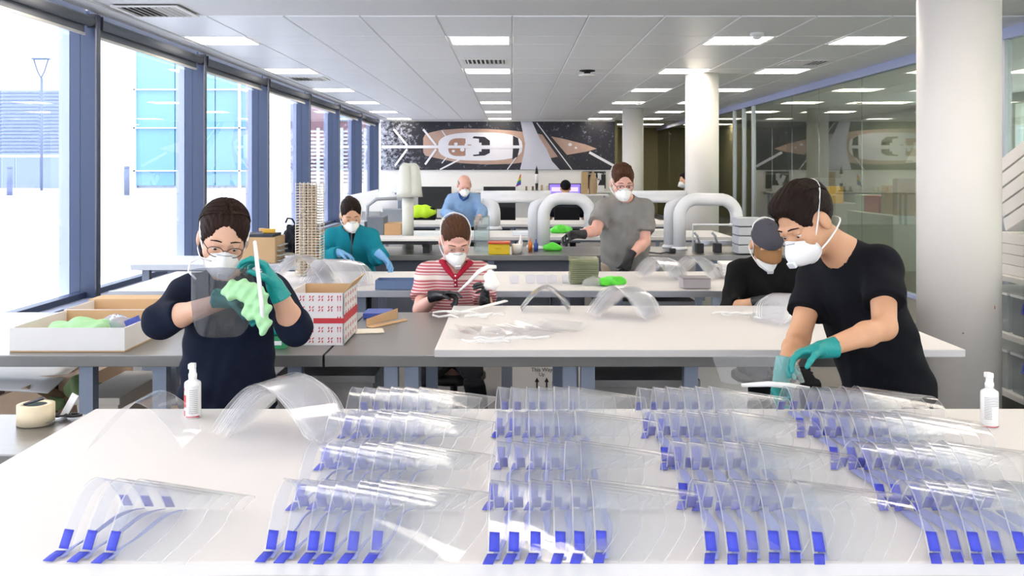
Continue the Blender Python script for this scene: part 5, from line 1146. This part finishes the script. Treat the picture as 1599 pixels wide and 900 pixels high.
for px in (741, 764): q = G(); q.bb(PX(px, 9.4)-.003, PX(px, 9.4)+.003, 9.306, 9.5, TZ+.001, TZ+.34); q.ob('panel', ac, t)
for px, hh, m, lb in ((813, .16, wplas, 'white squeeze bottle on the machine bench'), (828, .13, M('tool_orange', '#d9772a', .5), 'orange handled tool standing on the machine bench'), (837, .12, M('tool_navy', '#34509a', .5), 'blue handled tool standing on the machine bench')):
    c = Vector((PX(px, 9.3), 9.3, TZ+.001)); tag(G().lathe(c, [(.02, 0), (.022, hh*.6), (.008, hh*.75), (.006, hh), (.001, hh)], 12).ob('hand_tool' if hh < .15 else 'squeeze_bottle', m, None, True), lb, 'tool' if hh < .15 else 'bottle')
for px, lb in ((1092, 'black clamp on a rail at the right of the machine bench'), (1120, 'grey clamp head on the rail beside the column')):
    t = thing('rail_clamp', lb, 'clamp', (PX(px, 9.2), 9.2, TZ)); q = G(); q.bb(PX(px, 9.2)-.035, PX(px, 9.2)+.035, 9.15, 9.25, TZ+.001, TZ+.09); q.ob('block', black, t, bev=.006); q = G(); q.tube([(PX(px, 9.2), 9.2, TZ+.09), (PX(px, 9.2)-.02, 9.2, TZ+.16), (PX(px, 9.2)-.05, 9.2, TZ+.19)], .012, 8); q.ob('lever', pgrey, t, True)
t = thing('machine_rail', 'long aluminium rail machine at the right of the machine bench', 'machine', (PX(1130, 9.4), 9.4, TZ)); q = G(); q.bb(PX(1085, 9.4), PX(1262, 9.4), 9.35, 9.42, TZ+.06, TZ+.10); q.ob('beam', alu, t); q = G(); q.tube([P(1082, 391, 9.4), P(1082, 351, 9.4), P(1158, 351, 9.4), P(1158, 391, 9.4)], .011, 8); q.ob('guard_rail', pipe, t, True)
for px in (1090, 1250): q = G(); q.bb(PX(px, 9.4)-.03, PX(px, 9.4)+.03, 9.33, 9.44, TZ+.001, TZ+.06); q.ob('foot', pgrey, t)
for i in range(4): q = G(); q.box((PX(1170, 9.0), 9.05, TZ+.05+.085*i), (.24, .26, .075)); d = tag(q.ob('parts_drawer', M('drawer_pale', '#c3c6ca', .5, var=.04), bev=.006), f'{["lowest", "second", "third", "topmost"][i]} grey parts drawer behind the man in the cap', 'drawer', 'grey parts drawers')
t = thing('power_cable', 'black cable with plug lying on the machine bench', 'cable', (PX(1030, 9.1), 9.1, TZ)); q = G(); q.tube([(PX(1005+6*k, 9.1), 9.05+.06*math.sin(k*1.3), TZ+.009) for k in range(8)], .007, 6); q.ob('lead', black, t, True); q = G(); q.box((PX(1050, 9.1), 9.1, TZ+.025), (.06, .05, .045)); q.ob('plug', black, t, bev=.008)
# ---- far tables, desks, monitors
for (px, w, lb, m) in ((679, 52, 'black monitor left of the man in light blue', black), (780, 50, 'black monitor right of the man in light blue', black)):
    Y = 18.0; x = PX(px, Y); hw = w/2*Y/FOC; t = thing('monitor', lb, 'monitor', (x, Y, .76)); q = G(); q.bb(x-hw, x+hw, Y-.02, Y+.02, .95, 1.37); q.ob('housing', m, t, bev=.006); q = G(); q.bb(x-.03, x+.03, Y+.02, Y+.06, .78, 1.1); q.ob('stand', m, t); q = G(); q.bb(x-.12, x+.12, Y-.08, Y+.12, .761, .78); q.ob('foot', m, t)
Y = 17.9; x = PX(882, Y); t = thing('monitor', 'lit monitor with a violet screen in front of the man in the beanie', 'monitor', (x, Y, .76)); q = G(); q.bb(x-.30, x+.30, Y, Y+.03, 1.0, 1.43); q.ob('housing', black, t, bev=.004)
scr = M('screen_violet', '#7a62c8', .3, emit=.9); q = G(); q.bb(x-.285, x+.285, Y-.002, Y, 1.02, 1.415); q.ob('screen', scr, t); q = G(); q.bb(x-.25, x+.25, Y-.004, Y-.002, 1.28, 1.36); q.ob('window_bar', M('screen_pale', '#b7a8ea', .3, emit=.9), t); q = G(); q.bb(x-.03, x+.03, Y+.03, Y+.06, .78, 1.15); q.ob('stand', black, t); q = G(); q.bb(x-.12, x+.12, Y-.05, Y+.14, .761, .78); q.ob('foot', black, t)
def office_chair(label, x, y, rot, vest=False):
    t = thing('office_chair', label, 'chair', (x, y, 0)); q = G(); q.box((x, y, .46), (.48, .46, .08)); q.ob('seat', black, t, bev=.02); q = G(); q.box((x, y-.22, .80), (.44, .06, .52), Rx(.12)); q.ob('backrest', fabric('chair_black', '#1d1d20'), t, bev=.025); G().cyl((x, y, .08), (x, y, .43), .03, n=12).ob('column', M('dark_steel'), t)
    for k in range(5): a = 2*PI*k/5; q = G(); q.tube([(x, y, .09), (x+.3*math.cos(a), y+.3*math.sin(a), .05)], [.025, .018], 8); q.ob('foot', black, t)
    return t
office_chair('dark office chair of the man in the beanie', PX(884, 16.8), 16.80, 0); office_chair('black office chair with a bright yellow vest over it', PX(663, 16.6), 16.4, 0); office_chair('black office chair between the extraction pipes', PX(785, 16.6), 16.5, 0)
x = PX(658, 16.1); S = Solid(); S.ell((x, 16.16, .98), (.24, .07, .12), None, .02); S.cut((0, 0, .88), (0, 0, -1)); S.wave(lambda p: .006*np.sin(p[:, 0]*40)); tag(S.ob('safety_vest', M('hi_vis', '#c8f02c', .6, emit=0, var=.08), (x-.4, 15.9, .8), (x+.4, 16.4, 1.3), .012), 'bright yellow high visibility vest hanging on an office chair', 'vest')
rr = random.Random(21)
mods = [(650, 12, '#8a6d50'), (765, 5, '#c9b79a'), (771, 5, '#d8d0c0'), (779, 5, '#b9a58a'), (787, 6, '#d9d2c6'), (822, 6, '#8f7352'), (832, 6, '#6e5a46'), (846, 8, '#c8b08e'), (855, 7, '#d5c7ae')]
for i, (px, hp, c_) in enumerate(mods):
    Y = 28.9; x = PX(px, Y); q = G(); q.bb(x-.05, x+.05, Y-.05, Y+.05, 1.021, 1.06); q.bb(x-.03, x+.03, Y-.03, Y+.03, 1.06, 1.06+hp*.02); tag(q.ob('small_model', M('model_'+c_[1:], c_, .7, var=.1)), f'tiny study model on the back counter, {["first", "second", "third", "fourth", "fifth", "sixth", "seventh", "eighth", "ninth"][i]} from the left', 'model', 'tiny study models')
Y = 28.8; x = PX(811, Y); t = thing('rainbow_flag', 'small rainbow flag standing on the back counter', 'flag', (x, Y, 1.02)); G().cyl((x, Y, 1.021), (x+.05, Y, 1.60), .008, n=8).ob('stick', wplas, t)
for k, c_ in enumerate(('#d8342c', '#e8862a', '#e8d22c', '#3a9a48', '#3458b8', '#7a3a98')):
    q = G(); q.prism([(x+.04-.02*k-.03, Y-.01, 1.5-.055*k), (x+.05, Y-.01, 1.56-.055*k), (x+.05, Y-.01, 1.505-.055*k), (x+.02-.02*k-.03, Y-.01, 1.44-.055*k)], (0, .004, 0)); q.ob('stripe', M('flag_'+c_[1:], c_, .7), t)
x = PX(838, Y); t = thing('rocket_model', 'small black and white rocket model on the back counter', 'model', (x, Y, 1.02)); G().lathe((x, Y, 1.021), [(.08, 0), (.08, .03), (.035, .05), (.05, .3), (.05, .55), (.03, .68), (.002, .78)], 14).ob('body', black, t, True); G().lathe((x, Y, 1.27), [(.052, 0), (.054, .14), (.052, .28)], 14).ob('band', wplas, t, True)
for px, hh, m, lb in ((913, .60, '#b59a70', 'square brown tower model at the back'), (926, .52, '#a98f70', 'pointed brown tower model at the back')):
    x = PX(px, 26); t = thing('tower_model', lb, 'model', (x, 26, 1.02)); q = G(); w = .085
    if px < 920: q.bb(x-w, x+w, 26-w, 26+w, 1.021, 1.62)
    else: q.lathe((x, 26, 1.021), [(.10, 0), (.12, .2), (.10, .42), (.04, .58), (.005, .62)], 16)
    q.ob('tower', M('wood_'+m[1:], m, .7, var=.15, scale=30), t)
q = G(); q.bb(PX(905, 26), PX(950, 26), 25.8, 26.3, .98, 1.02); q.bb(PX(907, 26), PX(909, 26), 25.85, 26.25, 0, .98); q.bb(PX(946, 26), PX(948, 26), 25.85, 26.25, 0, .98); tag(q.ob('model_stand', wplas), 'white stand carrying the brown tower models', 'stand')
x0, x1 = PX(911, 28.9), PX(948, 28.9); t = thing('black_notice_board', 'black sign board with white heading on the back wall', 'sign', ((x0+x1)/2, 29.36, 1.3)); q = G(); q.bb(x0, x1, 29.345, 29.372, 1.10, PZ(268, 28.9)); q.ob('board', black, t)
lettering('LaserCutting 10 to 50', .085, ((x0+x1)/2, 29.342, 1.53), t, wplas)
for i, (px, py) in enumerate(((928, 279), (936, 276), (933, 284))): q = G(); c = P(px, py, 28.85); q.box(c, (.10, .06, .20), Ry(.4*(i-1))); tag(q.ob('white_model_piece', wplas), f'{["left", "right", "lower"][i]} white angular model piece before the black sign', 'model')
q = G(); q.bb(PX(923, 28.5), PX(945, 28.5), 28.72, 29.0, 1.021, PZ(290, 28.5)); tag(q.ob('model_plinth', wplas), 'white plinth under the angular model pieces', 'plinth')
# far table clutter
for px, py, Y, w, hh, c_, lb in ((560, 350, 11.8, .2, .16, '#b8bcc4', 'grey stack of trays on the far table by the windows'), (590, 345, 11.8, .2, .22, '#6f747c', 'dark stack of letter trays on the far table'), (616, 352, 11.8, .2, .14, '#c39a6c', 'brown box on the far table beside the post'), (700, 352, 11.6, 1.0, .04, '#dfe3e2', 'long white cutting mat on the far table'), (830, 348, 11.7, .45, .04, '#dfe4ea', 'pile of clear sheets on the far table'), (1000, 350, 11.7, .7, .06, '#d9d6d0', 'white flat stack on the far table right of the man in grey'), (600, 338, 14.4, .6, .2, '#8c9096', 'grey storage box on the second far table'), (960, 338, 14.4, .9, .12, '#c9c6c0', 'pale flat box on the second far table')):
    q = G(); x = PX(px, Y); q.bb(x-w/2, x+w/2, Y-.2, Y+.2, TZ+.001, TZ+hh); tag(q.ob('flat_stack' if hh < .1 else 'storage_box', M('far_'+c_[1:], c_, .6, var=.08), bev=.006), lb, 'stack' if hh < .1 else 'box')
t = thing('desk_lamp', 'grey arched lamp on the far table by the windows', 'lamp', (PX(598, 12), 12.2, TZ)); q = G(); q.tube([(PX(572, 12.2), 12.2, TZ+.001), P(574, 322, 12.2), P(588, 311, 12.2), P(622, 310, 12.2)], .022, 8); q.ob('arm', pgrey, t, True); q = G(); q.box(P(626, 311, 12.2), (.10, .06, .04)); q.ob('head', pgrey, t, bev=.01)
q = G(); q.box(P(571, 318, 12.6), (.4, .01, .30), Ry(-.2)); tag(q.ob('white_board', wplas), 'white board leaning by the far windows', 'board')
q = G(); q.bb(PX(571, 12.6)-.2, PX(571, 12.6)+.2, 12.45, 12.6, TZ+.001, PZ(330, 12.6)); tag(q.ob('grey_bin', pgrey), 'grey bin carrying the leaning white board', 'bin')
# ---- right hand shelf rack
t = thing('shelf_rack', 'white shelf rack at the right edge beside the big column', 'shelf', (3.75, 6.0, 0)); shm = M('shelf_white', '#dcdad6', .5)
for z in (.12, .52, .92): q = G(); q.bb(3.42, 4.1, 5.0, 7.3, z, z+.035); q.ob('shelf_board', shm, t)
for x in (3.46, 4.06):
    for y in (5.03, 7.27): q = G(); q.bb(x-.02, x+.02, y-.02, y+.02, 0, .955); q.ob('upright', shm, t)
lab = [('white foam model box', .955), ('flat white carton', .955)]
k = 0
for z, hs in ((.155, .26), (.555, .26)):
    for y in (5.33, 5.87, 6.41, 6.95):
        t = thing('plastic_box', f'clear plastic storage box on the {"lower" if z < .3 else "middle"} shelf, {["nearest", "second", "third", "farthest"][int((y-5.33)/.54+.5)]} along', 'storage box', (3.72, y, z+.001), 'clear storage boxes'); q = G(); q.bb(3.46, 3.98, y-.24, y+.24, z+.001, z+hs); q.ob('body', clear('box_clear', '#e6e8ea', .1, .35, 1.45, .7, '#c9ccd0'), t, bev=.01); q = G(); q.bb(3.45, 3.99, y-.25, y+.25, z+hs, z+hs+.02); q.ob('lid', wplas, t, bev=.004); q = G(); q.tube([(3.452, y-.07, z+hs-.03), (3.435, y-.06, z+hs-.09), (3.435, y+.06, z+hs-.09), (3.452, y+.07, z+hs-.03)], .01, 8); q.ob('handle', M('handle_blue', '#3a4a96', .5), t, True)
for i in range(4):
    q = G(); q.box((3.74, 6.55+.02*i, .992+.073*i), (.5, .9-.06*i, .07)); tag(q.ob('flat_carton', cardw, bev=.003), f'{["lowest", "second", "third", "topmost"][i]} flat white carton on the upper shelf', 'box', 'flat white cartons')
for i in range(5):
    q = G(); q.box((3.74, 6.50+.036*i, 1.455+.097*i), (.42, .85, .09), Rx(-.38)); tag(q.ob('white_model_box', cardw, bev=.003), f'{["lowest", "second", "third", "fourth", "topmost"][i]} of the tilted white model boxes on top of the rack', 'box', 'tilted white model boxes')
# ---- room behind the glass
rr = random.Random(9)
for i, (y, z, w, d, h_, c_, lb) in enumerate(((11.5, 0, .9, 1.6, .95, '#cfcdc6', 'white cabinet behind the glass nearest the column'), (14.0, 0, .8, 1.8, .9, '#c4c6c2', 'pale worktop unit behind the glass'), (17.0, 0, .8, 2.2, .92, '#bfc1ba', 'grey cabinet farther along behind the glass'), (20.5, 0, .8, 2.2, 1.0, '#8f9088', 'dark grey cabinet far behind the glass'))):
    q = G(); q.bb(6.3, 6.3+w, y-d/2, y+d/2, 0, h_); tag(q.ob('side_cabinet', M('side_'+c_[1:], c_, .6, var=.04), bev=.008), lb, 'cabinet')
for y, z, sx, sy, sz, c_, nm, lb in ((17.25, .921, .4, .7, .30, '#b8532c', 'orange_crate', 'orange crate behind the glass partition'), (19.75, 1.001, .3, .3, .34, '#d9a520', 'yellow_folder', 'yellow folder box behind the glass'), (14.2, .901, .4, .5, .14, '#e4e2de', 'paper_pile', 'pile of white papers behind the glass'), (14.6, .901, .3, .25, .3, '#a03a3a', 'red_box', 'dull red box behind the glass'), (16.2, .921, .3, .2, .62, '#a08a68', 'brown_tower', 'brown model tower behind the glass'), (16.72, .921, .2, .2, .5, '#b39a74', 'brown_tower', 'second brown model tower behind the glass'), (11.2, .951, .4, .4, .16, '#dcdad4', 'paper_pile', 'white paper pile on the nearest cabinet behind the glass'), (17.85, .921, .4, .4, .3, '#d0d0ca', 'white_box', 'white box on the grey cabinet behind the glass'), (20.6, 1.001, .5, .9, .5, '#5d605c', 'dark_box', 'dark box far behind the glass')):
    q = G(); q.bb(6.45, 6.45+sx, y-sy/2, y+sy/2, z, z+sz); tag(q.ob(nm, M('sr_'+c_[1:], c_, .6, var=.08), bev=.008), lb, nm.split('_')[1])
t = thing('roof_model', 'pale folded roof model hanging behind the glass', 'model', (6.9, 15.5, 1.75)); q = G(); q.prism([(6.5, 15, 1.8), (7.5, 15, 1.8), (7.3, 15.2, 2.05), (6.75, 15.2, 2.1)], (0, .9, 0)); q.ob('roof', M('side_cfcdc6'), t); q = G(); q.tube([(7, 15.5, 2.05), (7, 15.5, CE)], .006, 6); q.ob('wire', pgrey, t)
q = G(); q.bb(9.9, 9.985, 15, 15.8, 1.3, 2.1); t = tag(q.ob('dark_poster', M('poster_dark', '#3b3f44', .6)), 'dark square poster with white cross shape behind the glass', 'poster')
for a in (0, PI/3, 2*PI/3): q = G(); q.box((9.895, 15.4, 1.7), (.006, .5, .09), Rx(a)); q.ob('cross_print', wplas, t)
